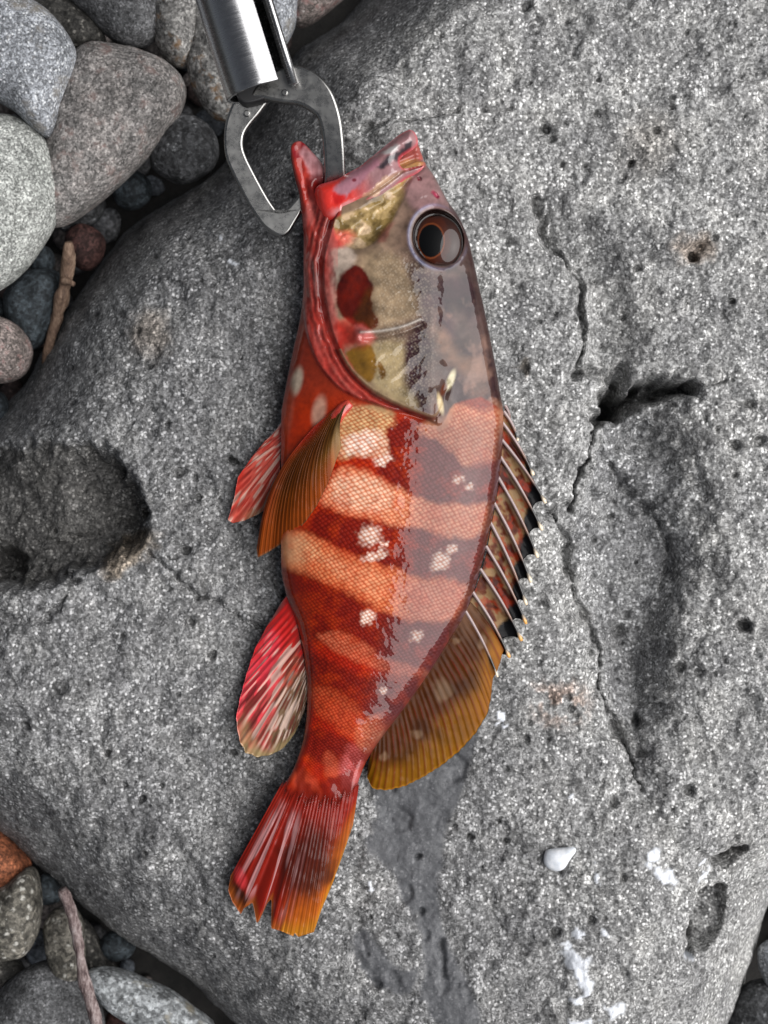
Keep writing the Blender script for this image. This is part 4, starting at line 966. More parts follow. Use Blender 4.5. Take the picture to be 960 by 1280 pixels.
        return adopt(mesh_np(name, np.vstack([topc, botc]), allq, color=np.vstack([c.reshape(-1, 3)] * 2), extra=({'alpha': np.tile(sstep(0, fade, v - 0.7 * fade * np.clip(0.5 + 1.6 * vnoise(u * nr * 1.3, v * 3, 322), 0, 1)).ravel(), 2)} if fade else None), mat=mat), parent)

    def nmix(X, Y, s, seed=140): return fbm(X / s, Y / s, seed, 4)
    # tail
    def tail_col(u, v, x, y, ray):
        c = np.zeros(x.shape + (3,)) + L(146, 30, 16)
        c = paint(c, sstep(0.42, 0.9, u) * sstep(0.3, 0.7, v), L(170, 82, 18))
        c = paint(c, sstep(0.35, 0.6, u) * sstep(0.55, 0.95, v), L(190, 96, 18))
        n = nmix(x, y, 30)
        c = paint(c, sstep(-0.2, 0.6, blob(x + 16 * n, y + 30 * n, 388, 1082, 42, 62, 0.3)) * 0.85, L(64, 20, 6))
        c = paint(c, sstep(0, 0.5, blob(x + 10 * n, y, 300, 1122, 16, 26, -0.4)) * 0.9, L(50, 26, 10))
        c = paint(c, sstep(0.86, 0.99, v + 0.05 * n) * (u > 0.45), L(190, 120, 24)); c = paint(c, sstep(0.9, 1, v) * (u <= 0.45), L(160, 80, 26))
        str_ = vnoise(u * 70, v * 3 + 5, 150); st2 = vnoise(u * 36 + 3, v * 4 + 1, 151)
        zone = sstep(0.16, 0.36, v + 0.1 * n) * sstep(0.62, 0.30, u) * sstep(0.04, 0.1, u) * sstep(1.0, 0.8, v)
        c = paint(c, zone * sstep(0.02, 0.22, str_ * 0.6 + st2) * (0.7 - 0.45 * sstep(0.35, 0.6, u)), L(200, 150, 150))  # pale streaks: wet reflections painted into the membrane colour
        c = paint(c, sstep(0, 0.6, blob(x, y, 300, 1098, 10, 20, -0.3)) * 0.7, L(214, 60, 66))
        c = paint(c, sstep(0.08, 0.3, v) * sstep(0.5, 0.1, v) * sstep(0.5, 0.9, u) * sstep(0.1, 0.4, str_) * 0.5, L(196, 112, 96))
        c = c * (0.82 + 0.26 * sstep(-0.4, 0.6, ray))[..., None]
        c = c * (1 + 0.35 * vnoise(u * 120, v * 2, 152))[..., None]
        return c
    tb = [(358, 968, 0), (376, 978, 0.25), (398, 982, 0.5), (420, 984, 0.75), (450, 972, 1)]
    te = [(287, 1098, 0), (284, 1116, 0.06), (289, 1130, 0.11), (300, 1146, 0.18), (304, 1138, 0.215), (315, 1131, 0.245), (320, 1157, 0.26), (323, 1154, 0.285), (333, 1132, 0.33), (339, 1126, 0.345), (338, 1163, 0.365),
          (352, 1167, 0.46), (366, 1173, 0.56), (368, 1169, 0.575), (372, 1174, 0.59), (392, 1168, 0.72), (401, 1141, 0.81), (415, 1108, 0.88), (428, 1072, 0.94), (441, 1034, 1)]
    rz = lambda x, y: float(rock_z(x, y))
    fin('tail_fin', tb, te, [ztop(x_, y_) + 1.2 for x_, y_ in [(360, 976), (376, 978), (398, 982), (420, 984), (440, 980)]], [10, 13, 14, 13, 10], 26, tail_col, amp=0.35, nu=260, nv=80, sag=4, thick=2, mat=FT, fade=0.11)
    # anal fin
    def anal_col(u, v, x, y, ray):
        n = nmix(x, y, 18, 160)
        c = np.zeros(x.shape + (3,)) + L(214, 36, 34)
        c = paint(c, sstep(0.05, 0.3, u + 0.2 * n) * sstep(0.2, 0.5, v), L(232, 62, 76))
        c = paint(c, sstep(0.45, 0.75, u + 0.2 * n), L(120, 92, 66))
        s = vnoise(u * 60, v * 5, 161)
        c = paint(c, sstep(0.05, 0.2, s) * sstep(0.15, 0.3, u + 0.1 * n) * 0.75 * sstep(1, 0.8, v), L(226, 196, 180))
        c = paint(c, sstep(0.1, 0.22, -s) * sstep(0.3, 0.5, u + 0.1 * n) * 0.8, L(110, 44, 36))
        c = paint(c, sstep(0.82, 0.97, v + 0.1 * n) * sstep(0.42, 0.6, u) * 0.75, L(170, 150, 104)); c = paint(c, sstep(0.1, 0.0, u) * 0.7 * sstep(0.5, 1, v), L(96, 70, 62))
        c = paint(c, sstep(0.3, 0.0, v) * sstep(0.5, 0.2, u) , L(205, 30, 24))
        return c
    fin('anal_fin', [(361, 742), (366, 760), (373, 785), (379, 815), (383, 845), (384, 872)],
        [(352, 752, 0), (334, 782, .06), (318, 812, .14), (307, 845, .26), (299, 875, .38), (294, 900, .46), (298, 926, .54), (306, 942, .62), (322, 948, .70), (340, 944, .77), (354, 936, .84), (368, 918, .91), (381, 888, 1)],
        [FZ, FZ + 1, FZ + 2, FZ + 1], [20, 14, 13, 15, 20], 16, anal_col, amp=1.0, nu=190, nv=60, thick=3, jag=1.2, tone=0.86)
    # pelvic fin
    def pelv_col(u, v, x, y, ray):
        n = nmix(x, y, 14, 170); s = vnoise(u * 40, v * 4, 171)
        c = np.zeros(x.shape + (3,)) + L(222, 92, 76)
        c = paint(c, sstep(0.05, 0.22, s) * 0.85, L(238, 196, 178)); c = paint(c, sstep(0.12, 0.25, -s) * 0.7, L(170, 36, 28))
        c = paint(c, sstep(0.55, 0.85, u + 0.2 * n) * sstep(0.3, 0.7, v) * 0.7, L(150, 120, 84))
        c = paint(c, sstep(0.75, 1.0, v) * sstep(0.5, 0.3, u), L(214, 52, 36))
        c = paint(c, sstep(0.09, 0.0, u) * 0.8, L(236, 190, 180))
        return c
    fin('pelvic_fin', [(352, 528), (352, 545), (351, 565), (350, 590), (349, 606)],
        [(347, 534, 0), (330, 552, .1), (314, 572, .2), (297, 596, .32), (292, 622, .42), (284, 650, .52), (290, 654, .58), (304, 651, .66), (322, 643, .76), (334, 634, .86), (346, 612, 1)],
        [FZ - 4, FZ - 2, FZ - 4], [20, 18, 14, 16, 20], 11, pelv_col, amp=1.2, nu=130, nv=50, thick=3, tone=0.86)
    # pectoral fin lies over the belly
    def pect_col(u, v, x, y, ray):
        n = nmix(x, y, 22, 180)
        c = np.zeros(x.shape + (3,)) + L(128, 64, 10)
        c = paint(c, sstep(0.35, 0.0, u) * 0.7, L(170, 60, 24)); c = paint(c, sstep(0.7, 1.0, u) * 0.75, L(120, 92, 40))
        c = paint(c, sstep(0.55, 0.95, v), L(166, 76, 18)); c = paint(c, sstep(0.35, 0.05, v) * 0.9 * sstep(0.75, 0.3, u), L(186, 46, 32))
        c = paint(c, sstep(0.16, 0.4, v) * sstep(0.7, 0.45, v) * 0.5, L(86, 46, 22))
        c = paint(c, sstep(0.93, 1.0, u) * 0.8, L(196, 160, 110)); c = paint(c, sstep(0.985, 1.0, v) * 0.6, L(190, 150, 110))
        c = c * (0.78 + 0.34 * sstep(-0.2, 0.9, ray))[..., None] * (1 + 0.2 * n)[..., None]
        return c
    zpb = ztop(425, 520)
    fin('pectoral_fin', [(394, 536, 0), (406, 526, .35), (420, 514, .7), (436, 505, 1)],
        [(322, 697, 0), (321, 684, 0.04), (323, 697, .08), (336, 690, .2), (352, 680, .36), (368, 668, .52), (384, 652, .68), (398, 632, .8), (412, 604, .92), (428, 560, 1)],
        [zpb - 2, zpb + 1, zpb + 4], [28, 34, 56, 72, 84], 19, pect_col, amp=0.45, nu=200, nv=60, thick=2.5, sag=10, bend=0.09, mat=FD, tone=0.55)
    stalk = px_tube('fin_base', smooth([(402, 556, ztop(402, 556) - 5), (414, 534, ztop(414, 534) - 2), (426, 516, ztop(426, 516) - 1), (438, 505, ztop(438, 505) - 4)], 5, False), np.interp(np.arange(16), [0, 8, 15], [6, 9, 7]), None, 60, 12, 2, 0.15)
    ks = NT('fin_base_skin'); ks.l(ks.ramp(ks.noise(ks.coords(PXM), 1 / 8, 3), [(0.35, tuple(L(150, 26, 20))), (0.65, tuple(L(196, 70, 52)))]), ks.b.inputs['Base Color']); ks.set(Roughness=0.4, Coat_Weight=0.8, Coat_Roughness=0.1)
    stalk.data.materials.clear(); stalk.data.materials.append(ks.m); adopt(stalk, root)
    # soft dorsal fin
    def soft_col(u, v, x, y, ray):
        n = nmix(x, y, 26, 190)
        c = np.zeros(x.shape + (3,)) + L(84, 42, 10)
        c = paint(c, sstep(0.35, 0.95, v + 0.2 * n), L(142, 92, 8)); c = paint(c, sstep(0.5, 1, v) * sstep(0.6, 0.2, u) * 0.6, L(176, 104, 18))
        for (cx, cy, r) in [(552, 862, 20), (520, 915, 10), (600, 800, 14), (480, 945, 10), (570, 800, 8)]:
            c = paint(c, sstep(0, 0.6, blob(x + 8 * n, y + 8 * n, cx, cy, r * 0.7, r, 0)) * 0.75, L(146, 112, 84))
        c = paint(c, sstep(0.5, 0.95, ray) * 0.55 * sstep(0.02, 0.2, v) * np.clip(0.5 + 2 * n, 0, 1), L(128, 40, 14))
        c = paint(c, sstep(0.25, 0.0, u) * sstep(0.5, 0.1, v) * 0.5, L(150, 110, 80))
        c = paint(c, sstep(0.965, 0.995, v) * sstep(0.15, 0.3, u) * 0.8, L(186, 124, 22))
        return c * (0.85 + 0.2 * sstep(-0.6, 0.6, -ray))[..., None] * (1 + 0.35 * n)[..., None]
    fin('soft_dorsal_fin', [(588, 752), (566, 792), (540, 832), (510, 876), (484, 910), (464, 938)],
        [(630, 812, 0), (623, 836, .06), (616, 850, .10), (614, 872, .17), (610, 892, .24), (594, 918, .34), (574, 940, .44), (552, 958, .54), (530, 972, .64), (506, 984, .75), (484, 989, .84), (466, 987, .91), (459, 974, .95), (460, 955, 1)],
        [FZ + 1, FZ + 2, FZ + 2, FZ], [22, 20, 18, 16, 18], 27, soft_col, amp=0.32, nu=260, nv=60, thick=3, sag=3, bend=-0.04, jag=1.0, mat=FD, tone=0.6)
    # spiny dorsal fin: membrane panels between spines, spines proud
    SP = [((631, 508), (637, 531)), ((630, 516), (647, 551)), ((627, 528), (667, 594)), ((625, 548), (682, 629)), ((624, 570), (678, 663)), ((624, 600), (672, 697)), ((619, 632), (664, 728)),
          ((614, 656), (658, 756)), ((609, 686), (658, 780)), ((602, 714), (652, 801)), ((592, 742), (637, 822)), ((582, 764), (622, 846))]
    ki = NT('spine_bone'); ata = ki.n('Attribute'); ata.attribute_name = 'col'; ki.l(ata.outputs['Color'], ki.b.inputs['Base Color']); ki.set(Roughness=0.35, Coat_Weight=0.6, Coat_Roughness=0.1)
    cos, qs, cls, off = [], [], [], 0
    def spt(k, t):
        (bx, by), (tx, ty) = SP[k]
        return bx + (tx - bx) * t + 2.0 * math.sin(math.pi * t), by + (ty - by) * t - 1.5 * math.sin(math.pi * t)
    zt = lambda k: 20 + 4 * (k % 2)
    for k_ in range(len(SP) - 1):
        nu, nv = 26, 36
        join = 0.72 if k_ > 0 else 0.8
        u = np.linspace(0, 1, nu)[:, None]; v = np.linspace(0, 1, nv)[None, :]
        P0 = np.array([spt(k_, t) for t in v[0] * 0.985]); P1 = np.array([spt(k_ + 1, t) for t in v[0] * join])
        Px = P0[None, :, 0] * (1 - u) + P1[None, :, 0] * u; Py = P0[None, :, 1] * (1 - u) + P1[None, :, 1] * u
        # free edge cuts in behind each spine tip
        cut = 0.045 * np.sin(np.pi * np.clip(u * 1.15, 0, 1)) ** 0.7 * v ** 3
        (b0x, b0y) = P0[0]; 
        Px = Px - cut * (Px - (P0[0, 0] * (1 - u) + P1[0, 0] * u)); Py = Py - cut * (Py - (P0[0, 1] * (1 - u) + P1[0, 1] * u))
        Pz = FZ - 3 + (zt(k_) - FZ + 3) * v - 3.5 * np.sin(np.pi * u) * sstep(0, 0.3, v) + 1.5 * fbm(Px / 8, Py / 8, 200, 3)
        n = fbm(Px / 13, Py / 13, 205, 4)
        c = np.zeros(Px.shape + (3,)) + L(92, 40, 18)
        c = paint(c, sstep(-0.05, 0.2, n) * 0.85, L(146, 118, 82)); c = paint(c, sstep(0.05, 0.3, -n) * 0.85, L(60, 18, 10))
        c = paint(c, sstep(0.1, 0.3, fbm(Px / 9, Py / 9, 211, 3)) * 0.6, L(150, 44, 18))
        c = paint(c, sstep(0.34, 0.12, u + 0.1 * n) * sstep(0.1, 0.2, v) * sstep(0.66, 0.55, v) * 0.75, L(158, 134, 108))
        blk = sstep(0.66, 0.72, v + 0.06 * n - 0.12 * u) if k_ > 0 else sstep(0.7, 0.8, v + 0 * u)
        c = paint(c, blk, (0.004, 0.004, 0.005))
        c = np.clip(c * 0.85, 0.003, 1)
        tc = world(Px, Py, Pz, 25).reshape(-1, 3); bc = world(Px, Py, Pz - 1.6, 25).reshape(-1, 3)
        q = grid_quads(nu, nv); n_ = nu * nv; idx = np.arange(n_).reshape(nu, nv)
        ring = np.concatenate([idx[:, 0], idx[-1, 1:], idx[::-1, -1][1:], idx[0, ::-1][1:-1]]); r2 = np.roll(ring, -1)
        side = np.column_stack([ring, r2, r2 + n_, ring + n_])
        a, b_, c_ = tc[q[300][0]], tc[q[300][1]], tc[q[300][2]]
        if np.cross(b_ - a, c_ - a)[2] < 0: q = q[:, ::-1]
        else: side = side[:, ::-1]
        cos.append(np.vstack([tc, bc])); qs.append(np.vstack([q, q[:, ::-1] + n_, side]) + off); cls.append(np.vstack([c.reshape(-1, 3)] * 2)); off += 2 * n_
    spf = adopt(mesh_np('spiny_dorsal_fin', np.vstack(cos), np.vstack(qs), color=np.vstack(cls), mat=FD), root)
    for k_ in range(len(SP)):
        T = np.linspace(-0.04, 1.0, 26)
        path = [(*spt(k_, t), FZ - 1 + (zt(k_) - FZ + 2) * max(t, 0) + 1.5) for t in T]
        rad = 1.9 * (1 - T * 0.45) + 0.3
        pts = tube_mesh(path, rad, 10, k_, 0.2)
        c = np.zeros(pts.shape) + L(150, 130, 128)
        tt = T[:, None] + 0 * pts[..., 0]
        c = paint(c, sstep(0.45, 0.66, tt) * 0.8, L(120, 84, 62)); c = paint(c, sstep(0.66, 0.74, tt), (0.01, 0.009, 0.009))
        c = paint(c, sstep(0.905, 0.935, tt), L(246, 226, 196))
        if k_ in (8, 9, 10): c = paint(c, sstep(0.91, 0.94, tt), L(232, 170, 90))
        n, m = pts.shape[:2]
        if k_ < 11:
            # fleshy pale knob at the tip
            pts[-2:] = pts[-2:]; bulge = np.interp(T, [0, 0.90, 0.95, 1.0], [1, 1, 1.9, 1.3])
            cen = pts.mean(1, keepdims=True); pts = cen + (pts - cen) * bulge[:, None, None]
        co_ = world(pts[..., 0], pts[..., 1], pts[..., 2], 25).reshape(-1, 3)
        co_ = np.vstack([co_, co_[-m:].mean(0)]); tris = [[n * m, (n - 1) * m + i, (n - 1) * m + (i + 1) % m] for i in range(m)]
        s_ = mesh_np('fin_spine', co_, grid_quads(n, m, wrap=True), tris=tris, color=np.vstack([c.reshape(-1, 3), c.reshape(-1, 3)[-1:]]), mat=ki.m)
        s_.parent = spf
    # ---------------- eye
    def dome(name, cx, cy, rx, ry, z0, hgt, colfn, mat, parent, rot=0, n=40, m=72, zr=70, zfn=None):
        r = np.linspace(0, 1, n)[:, None] ** 0.8; th = np.linspace(0, 2 * math.pi, m, endpoint=False)[None, :]
        lx = rx * r * np.cos(th); ly = ry * r * np.sin(th)
        x = cx + lx * math.cos(rot) - ly * math.sin(rot); y = cy + lx * math.sin(rot) + ly * math.cos(rot)
        z = z0 + hgt * np.sqrt(np.clip(1 - r * r, 0, 1)) + 0 * th
        if zfn is not None: z = zfn(x, y)
        c = colfn(x, y, r + 0 * th)
        co = world(x, y, z, zr).reshape(-1, 3); botc = co[-m:] - np.array([0, 0, 6 * S])
        cc = c.reshape(-1, 3)
        co = np.vstack([co, botc]); cc = np.vstack([cc, cc[-m:]])
        return mesh_np(name, co, grid_quads(n + 1, m, wrap=True), color=cc, mat=mat)
    ke = NT('eye_surface'); at = ke.n('Attribute'); at.attribute_name = 'col'; ke.l(at.outputs['Color'], ke.b.inputs['Base Color'])
    ke.set(Roughness=0.4, Specular_IOR_Level=0.1, Coat_Weight=1.0, Coat_Roughness=0.02, Coat_IOR=1.38)
    zs = ztop(547, 302) 
    def ec(x, y, r):
        n = fbm(x / 6, y / 6, 230, 3)
        c = np.zeros(x.shape + (3,)) + L(40, 16, 9)
        c = paint(c, sstep(0.9, 0.97, r + 0.05 * n), L(16, 10, 10))
        b = np.hypot((x - 539) / 15.5, (y - 301) / 20.5)
        c = paint(c, sstep(1.75, 1.35, b + 0.2 * n), L(58, 22, 9)); c = paint(c, np.exp(-((b - 1.06 + 0.05 * n) / 0.05) ** 2) * 0.65, L(128, 66, 32))
        return c
    eye = adopt(dome('eye', 547, 302, 32, 35.5, zs + 1, 13, ec, ke.m, root), root)
    pup = dome('pupil', 539, 301, 15, 20, 0, 0, lambda x, y, r: np.zeros(x.shape + (3,)) + 0.0012, ke.m, root,
               zfn=lambda x, y: zs + 1.5 + 13 * np.sqrt(np.clip(1 - ((x - 547) / 32) ** 2 - ((y - 302) / 35.5) ** 2, 0, 1)))
    pup.parent = eye
    # ---------------- upper jaw (maxilla) lying over the mouth
    MX = smooth([(393, 240), (398, 231), (410, 227), (421, 224), (436, 216), (451, 208), (462, 199), (474, 190), (486, 180), (498, 171), (512, 164), (520, 170), (522, 182), (514, 190), (500, 200), (503, 212), (520, 210), (530, 209),
                 (522, 218), (506, 226), (488, 242), (472, 254), (458, 263), (444, 271), (430, 277), (414, 279), (404, 275), (397, 262)], 3)
    gx2 = np.arange(388, 536, 0.9); gy2 = np.arange(158, 286, 0.9)
    A, B = np.meshgrid(gx2, gy2); dm = sdf(A, B, MX, 40)
    g1, g0 = np.gradient(dm, 0.9); mm = (dm < 0) & (dm > -2)
    A = np.where(mm, A - dm * g0, A); B = np.where(mm, B - dm * g1, B); dd = np.where(mm, 0, dm); inn = dm > 0
    qm = inn[:-1, :-1] | inn[1:, :-1] | inn[:-1, 1:] | inn[1:, 1:]
    hh = 13 * (1 - (1 - np.clip(dd / 17, 0, 1)) ** 2.4)
    line2 = ldist(A, B, smooth([(430, 262), (455, 250), (480, 234), (505, 216), (525, 209)], 3, False), 50)
    hh = hh - 4.0 * np.exp(-(line2 / 2.6) ** 2) + 0.8 * fbm(A / 9, B / 9, 240, 3)
    hh = np.where(dd > 0, hh, 0)
    zbase = np.interp(A, [390, 430, 480, 530], [54, 60, 66, 68])
    c = np.zeros(A.shape + (3,)) + L(150, 110, 112)
    nn = fbm(A / 12, B / 12, 244, 4); AA = A + 5 * nn; BB = B + 5 * nn
    c = paint(c, sstep(50, 0, np.hypot(A - 400, B - 255) - 28), L(216, 50, 40))
    c = paint(c, sstep(-3, 4, sdf(AA, BB, smooth([(424, 226), (452, 210), (470, 200), (474, 214), (450, 232), (432, 250), (420, 244)], 3), 40)), L(164, 112, 124))
    c = paint(c, sstep(0, 0.6, blob(AA, BB, 488, 190, 14, 8, -0.6)), L(176, 170, 168))
    c = paint(c, sstep(-2, 3, sdf(AA, BB, smooth([(472, 212), (488, 198), (506, 184), (514, 178), (514, 190), (496, 204), (480, 216)], 3), 40)), L(52, 40, 46))
    c = paint(c, sstep(0, 0.6, blob(AA, BB, 476, 236, 32, 7, -0.6)) * 0.9, L(206, 170, 140))
    c = paint(c, np.exp(-(line2 / 2.5) ** 2) * (A > 450) * 0.7, L(120, 84, 52))
    c = paint(c, sstep(0, 0.6, blob(AA, BB, 430, 262, 26, 9, -0.35)) * 0.85, L(196, 132, 132))
    c = paint(c, sstep(0, 0.6, blob(AA, BB, 424, 250, 12, 7, -0.5)), L(196, 26, 24))
    c = paint(c, sstep(4, 0, dd) * (B < 240) * 0.7, L(206, 70, 80))
    c = paint(c, sstep(0, 0.5, blob(A, B, 443, 228, 3.5, 3)) * 0.9, L(110, 20, 36))
    c = np.clip(c, 0.002, 1)
    n = A.size; tp = world(A, B, zbase + hh, FZ + 25).reshape(-1, 3); bt = world(A, B, zbase - 6 * (dd > 0), FZ + 25).reshape(-1, 3)
    q = grid_quads(*A.shape, mask=qm, flip=True); rem = np.arange(2 * n); ri = np.where((dm <= 0).ravel())[0]; rem[ri + n] = ri
    co, q2, cf = compact(np.vstack([tp, bt]), rem[np.vstack([q, q[:, ::-1] + n])], np.vstack([c.reshape(-1, 3)] * 2))
    kj = NT('jaw_skin'); at = kj.n('Attribute'); at.attribute_name = 'col'; kj.l(at.outputs['Color'], kj.b.inputs['Base Color'])
    kj.l(kj.bump(kj.noise(kj.coords(PXM), 1 / 5.0, 3, 0.6), 0.35, 0.8 * S), kj.b.inputs['Normal'])
    kj.set(Roughness=0.35, Coat_Weight=1.0, Coat_Roughness=0.05, Coat_IOR=1.45)
    adopt(mesh_np('upper_jaw', co, q2, color=cf, mat=kj.m), root)
    return root

# ------------------------------------------------------------------ lip gripper
def plate(name, outline, zfun, thick, bevel, mat, zr, n=5):
    """flat cut plate with rounded edges following a height function"""
    O = smooth(outline, n); N = len(O)
    if 0.5 * np.sum(O[:, 0] * np.roll(O[:, 1], -1) - np.roll(O[:, 0], -1) * O[:, 1]) < 0: O = O[::-1]
    T = np.roll(O, -1, 0) - np.roll(O, 1, 0); T /= np.linalg.norm(T, axis=1)[:, None] + 1e-9
    inw = np.column_stack([-T[:, 1], T[:, 0]])
    rings = []
    arc = [(bevel * (1 - math.sin(a)), thick / 2 - bevel * (1 - math.cos(a))) for a in np.radians([90, 70, 52, 36, 22, 10, 0])]
    for off, dz in [(bevel, -thick / 2), (bevel * 0.3, -thick / 2 + bevel * 0.3), (0, -thick / 2 + bevel)] + arc:
        P = O + inw * off
        rings.append(world(P[:, 0], P[:, 1], zfun(P[:, 0], P[:, 1]) + dz, zr))
    co = np.vstack(rings); q = grid_quads(len(rings), N, wrap=True)
    tri = np.array(tessellate_polygon([[Vector((*p, 0)) for p in O]]))
    a, b, c = O[tri[:, 0]], O[tri[:, 1]], O[tri[:, 2]]
    sgn = np.cross(b - a, c - a); tri = np.where((sgn < 0)[:, None], tri, tri[:, ::-1])
    tris = np.vstack([tri + (len(rings) - 1) * N, tri[:, ::-1]])
    o = mesh_np(name, co, q, tris=tris, mat=mat)
    fl = np.ones(len(o.data.polygons), bool); fl[len(q):] = False
    o.data.polygons.foreach_set('use_smooth', fl)
    return o

def build_gripper():
    root = empty('lip_gripper', 325, 110, 90, 90)
    tag(root, 'stainless steel fish lip gripper with an open hook jaw, coming in from the top edge', 'fish gripper')
    k = NT('brushed_steel')
    mp = k.n('Mapping'); t = k.n('TexCoord'); k.l(t.outputs['Object'], mp.inputs[0]); mp.inputs['Rotation'].default_value = (0, 0, math.radians(-18)); 
    mp2 = k.n('Mapping'); k.l(mp.outputs[0], mp2.inputs[0]); mp2.inputs['Scale'].default_value = (PXM * 0.02, PXM * 1.2, PXM * 0.2)
    s = k.noise(mp2.outputs[0], 1.0, 4, 0.7)
    k.l(k.ramp(s, [(0.3, 0.16), (0.7, 0.34)]), k.b.inputs['Roughness']); k.l(k.ramp(s, [(0.3, (0.36, 0.36, 0.365)), (0.7, (0.47, 0.47, 0.475))]), k.b.inputs['Base Color'])
    k.set(Metallic=1.0); k.l(k.bump(s, 0.12, 0.5 * S), k.b.inputs['Normal'])
    kp = NT('satin_steel'); v = kp.coords(PXM)
    kp.l(kp.ramp(kp.noise(v, 1 / 12, 5, 0.7), [(0.3, 0.2), (0.7, 0.38)]), kp.b.inputs['Roughness']); kp.set(Base_Color=(0.32, 0.317, 0.305), Metallic=1.0)
    kp.l(kp.bump(kp.noise(v, 1 / 3, 3, 0.6), 0.06, 0.4 * S), kp.b.inputs['Normal'])
    kd = NT('dark_slot'); kd.set(Base_Color=(0.012, 0.012, 0.013), Roughness=0.5)
    # slotted tube. axis from far above the frame down to its mouth
    R, Rin = 44.0, 39.0; zr = 100
    end = np.array([325.0, 112.0, 92.0]); dirv = np.array([-0.298, -0.955, 0.06]); dirv /= np.linalg.norm(dirv)
    Lt = 620.0
    side = np.cross([0, 0, 1.0], dirv); side /= np.linalg.norm(side); 
    if side[0] < 0: side = -side
    upv = np.cross(dirv, side); upv = upv if upv[2] > 0 else -upv
    def arc_shell(name, a0, a1, mat, l0=0.0, l1=Lt, r0=Rin, r1=R):
        na = max(6, int((a1 - a0) / 4)); A = np.radians(np.linspace(a0, a1, na))
        prof = [(r1, a) for a in A] + [(r0, a) for a in A[::-1]]
        # angles measured from straight up towards the right
        Ls = np.array([l0, l0 + 1.2, l0 + 4, *np.linspace(l0 + 30, l1, 8)]); m = len(prof)
        P = np.zeros((len(Ls), m, 3))
        for i, l in enumerate(Ls):
            for j, (r, a) in enumerate(prof):
                rr = r - (0.8 if (i == 0 and r == r1) else 0) + (0.8 if (i == 0 and r == r0) else 0)
                P[i, j] = end + dirv * l + rr * (math.sin(a) * side + math.cos(a) * upv)
        co = world(P[..., 0], P[..., 1], P[..., 2], zr).reshape(-1, 3)
        q = grid_quads(len(Ls), m, wrap=True)
        capq = [[j, j + 1, m - 2 - j, m - 1 - j] for j in range(na - 1)]
        capq2 = [[x + (len(Ls) - 1) * m for x in reversed(c_)] for c_ in capq]
        o = mesh_np(name, co, np.vstack([q, capq, capq2]), mat=mat)
        import bmesh
        bm = bmesh.new(); bm.from_mesh(o.data); bmesh.ops.recalc_face_normals(bm, faces=bm.faces); bm.to_mesh(o.data); bm.free()
        try: o.data.set_sharp_from_angle(angle=math.radians(40))
        except Exception: pass
        return adopt(o, root)
    arc_shell('tube', -250, 34, k.m)
    arc_shell('slot_wall', 66, 112, k.m, l0=-6, l1=Lt)
    PR = np.array([end + dirv * l + side * 43.5 + upv * 14 for l in np.linspace(-7, Lt - 4, 10)])
    adopt(px_tube('slot_rail', [tuple(p) for p in PR], [5.0] * 10, k.m, zr, 20, 0, 0.0), root)
    P = np.array([end + dirv * l for l in np.linspace(26, Lt - 4, 10)])
    adopt(px_tube('slot_shade_core', [tuple(p) for p in P], [26] * 10, kd.m, zr, 24, 0, 0.0), root)  # near-black core added to stand for the shade inside the slot
    P = np.array([end + dirv * l for l in np.linspace(Lt - 10, Lt + 420, 14)])
    kg = NT('black_rubber'); kg.set(Base_Color=(0.02, 0.02, 0.021), Roughness=0.6)
    adopt(px_tube('handle_grip', [tuple(p) for p in P], [50, 54, 50, 56, 50, 56, 50, 56, 50, 56, 50, 56, 50, 44], kg.m, zr, 28, 0, 0.0), root)
    # right hook: goes over and down into the mouth
    outer = [(318, 112), (332, 98), (350, 88), (368, 84), (384, 88), (400, 98), (413, 113), (421, 130), (427, 152), (430, 178), (431, 205), (431, 236)]
    inner = [(405, 238), (405, 210), (404, 185), (402, 165), (397, 148), (386, 138), (372, 132), (356, 130), (340, 127), (326, 124), (314, 122)]
    zf = lambda x, y: 84 - 0.0026 * np.clip(y - 100, 0, 200) ** 2 + 0.05 * (x - 380)
    hk = adopt(plate('hook_arm', outer + inner, zf, 15, 3.6, kp.m, 80), root)
    # left hook: the curved claw under the fish's chin
    outer = [(336, 108), (316, 112), (300, 120), (290, 134), (283, 152), (280, 174), (282, 196), (290, 216), (300, 236), (312, 258), (326, 278), (338, 288), (350, 293), (360, 288), (368, 276), (378, 258)]
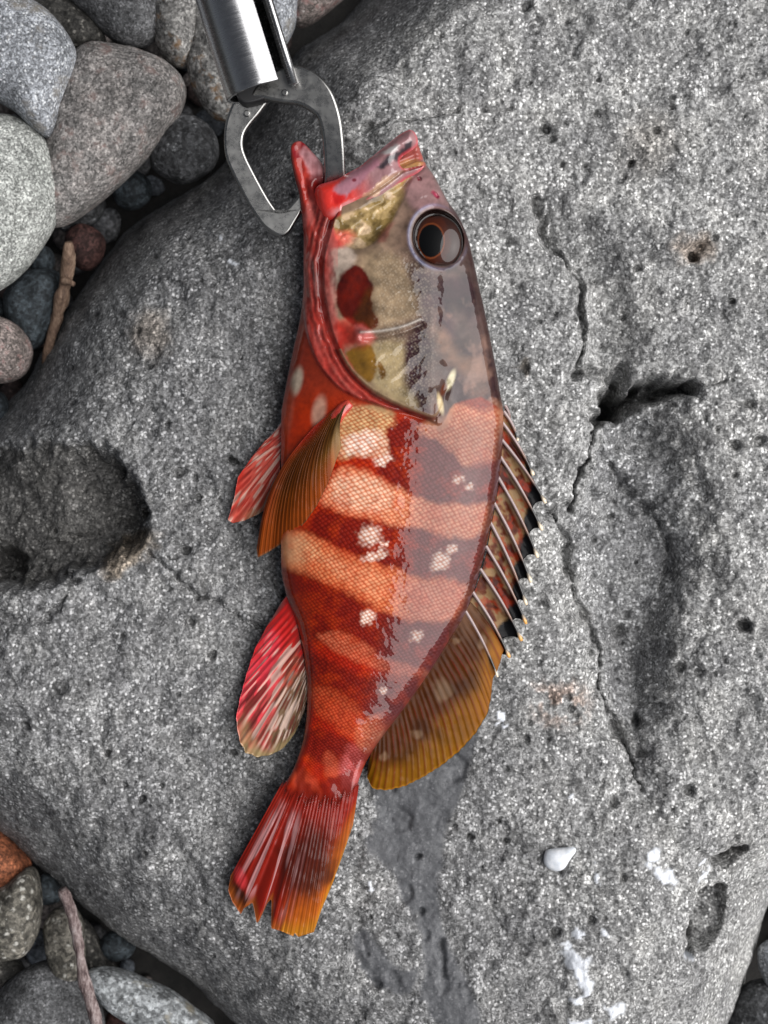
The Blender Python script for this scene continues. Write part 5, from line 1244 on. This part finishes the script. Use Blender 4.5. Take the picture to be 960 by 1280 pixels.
    inner = [(378, 236), (368, 248), (358, 258), (348, 262), (340, 254), (330, 238), (318, 216), (308, 196), (304, 182), (306, 168), (314, 156), (324, 145), (338, 128), (352, 118)]
    zf2 = lambda x, y: 58 - 0.16 * np.clip(y - 110, 0, 200) + 0 * x
    adopt(plate('claw_arm', outer + inner, zf2, 12, 3.2, kp.m, 50), root)
    # pivot pin and dark linkage in the tube mouth
    pl = [(296, 118), (312, 108), (338, 98), (352, 92), (354, 104), (340, 120), (322, 128), (304, 130)]
    adopt(plate('pivot_block', pl, lambda x, y: 74 + 0 * x, 26, 3, kd.m, 80), root)
    for (cx, cy) in [(308, 140), (357, 121)]:
        a = np.linspace(0, 2 * math.pi, 10, endpoint=False)
        adopt(plate('rivet', [(cx + 4 * math.cos(t_), cy + 4 * math.sin(t_)) for t_ in a], lambda x, y, c=(cx, cy): (zf2(x, y) if c[0] < 330 else zf(x, y)) + 8, 5, 1.2, kp.m, 70, n=2), root)
    return root

# ------------------------------------------------------------------ white fragment on the boulder
def build_fragment(rz):
    k = NT('white_shell'); v = k.coords(PXM)
    k.l(k.ramp(k.noise(v, 1 / 12, 4, 0.6), [(0.3, (0.55, 0.60, 0.66)), (0.6, (0.80, 0.82, 0.85))]), k.b.inputs['Base Color']); k.set(Roughness=0.5)
    k.l(k.bump(k.noise(v, 1 / 5, 3, 0.6), 0.3, 1.5 * S), k.b.inputs['Normal'])
    z = rz(697, 1074)
    stone('shell_fragment', [(679, 1072), (682, 1063), (694, 1060), (706, 1059), (718, 1058), (720, 1064), (714, 1072), (706, 1084), (697, 1089), (686, 1086), (680, 1080)], z + 17, 22, k.m,
          'small smooth white shell fragment lying on the boulder right of the fish tail', 'shell', bump_amp=2.2, seed=99, sq=2.4, res=(24, 48))

build_ground()
_ax, _ay, _Z = build_boulder()
_s = make_sampler(_ax, _ay, _Z)
build_stones()
build_twigs()
build_fragment(_s)
build_fish(_s)
build_gripper()
print('rock under fish', [round(float(_s(x, y))) for x, y in [(480, 300), (480, 600), (370, 600), (400, 1000), (300, 1100), (340, 900), (600, 900), (650, 650), (300, 640), (300, 250), (697, 1074)]])
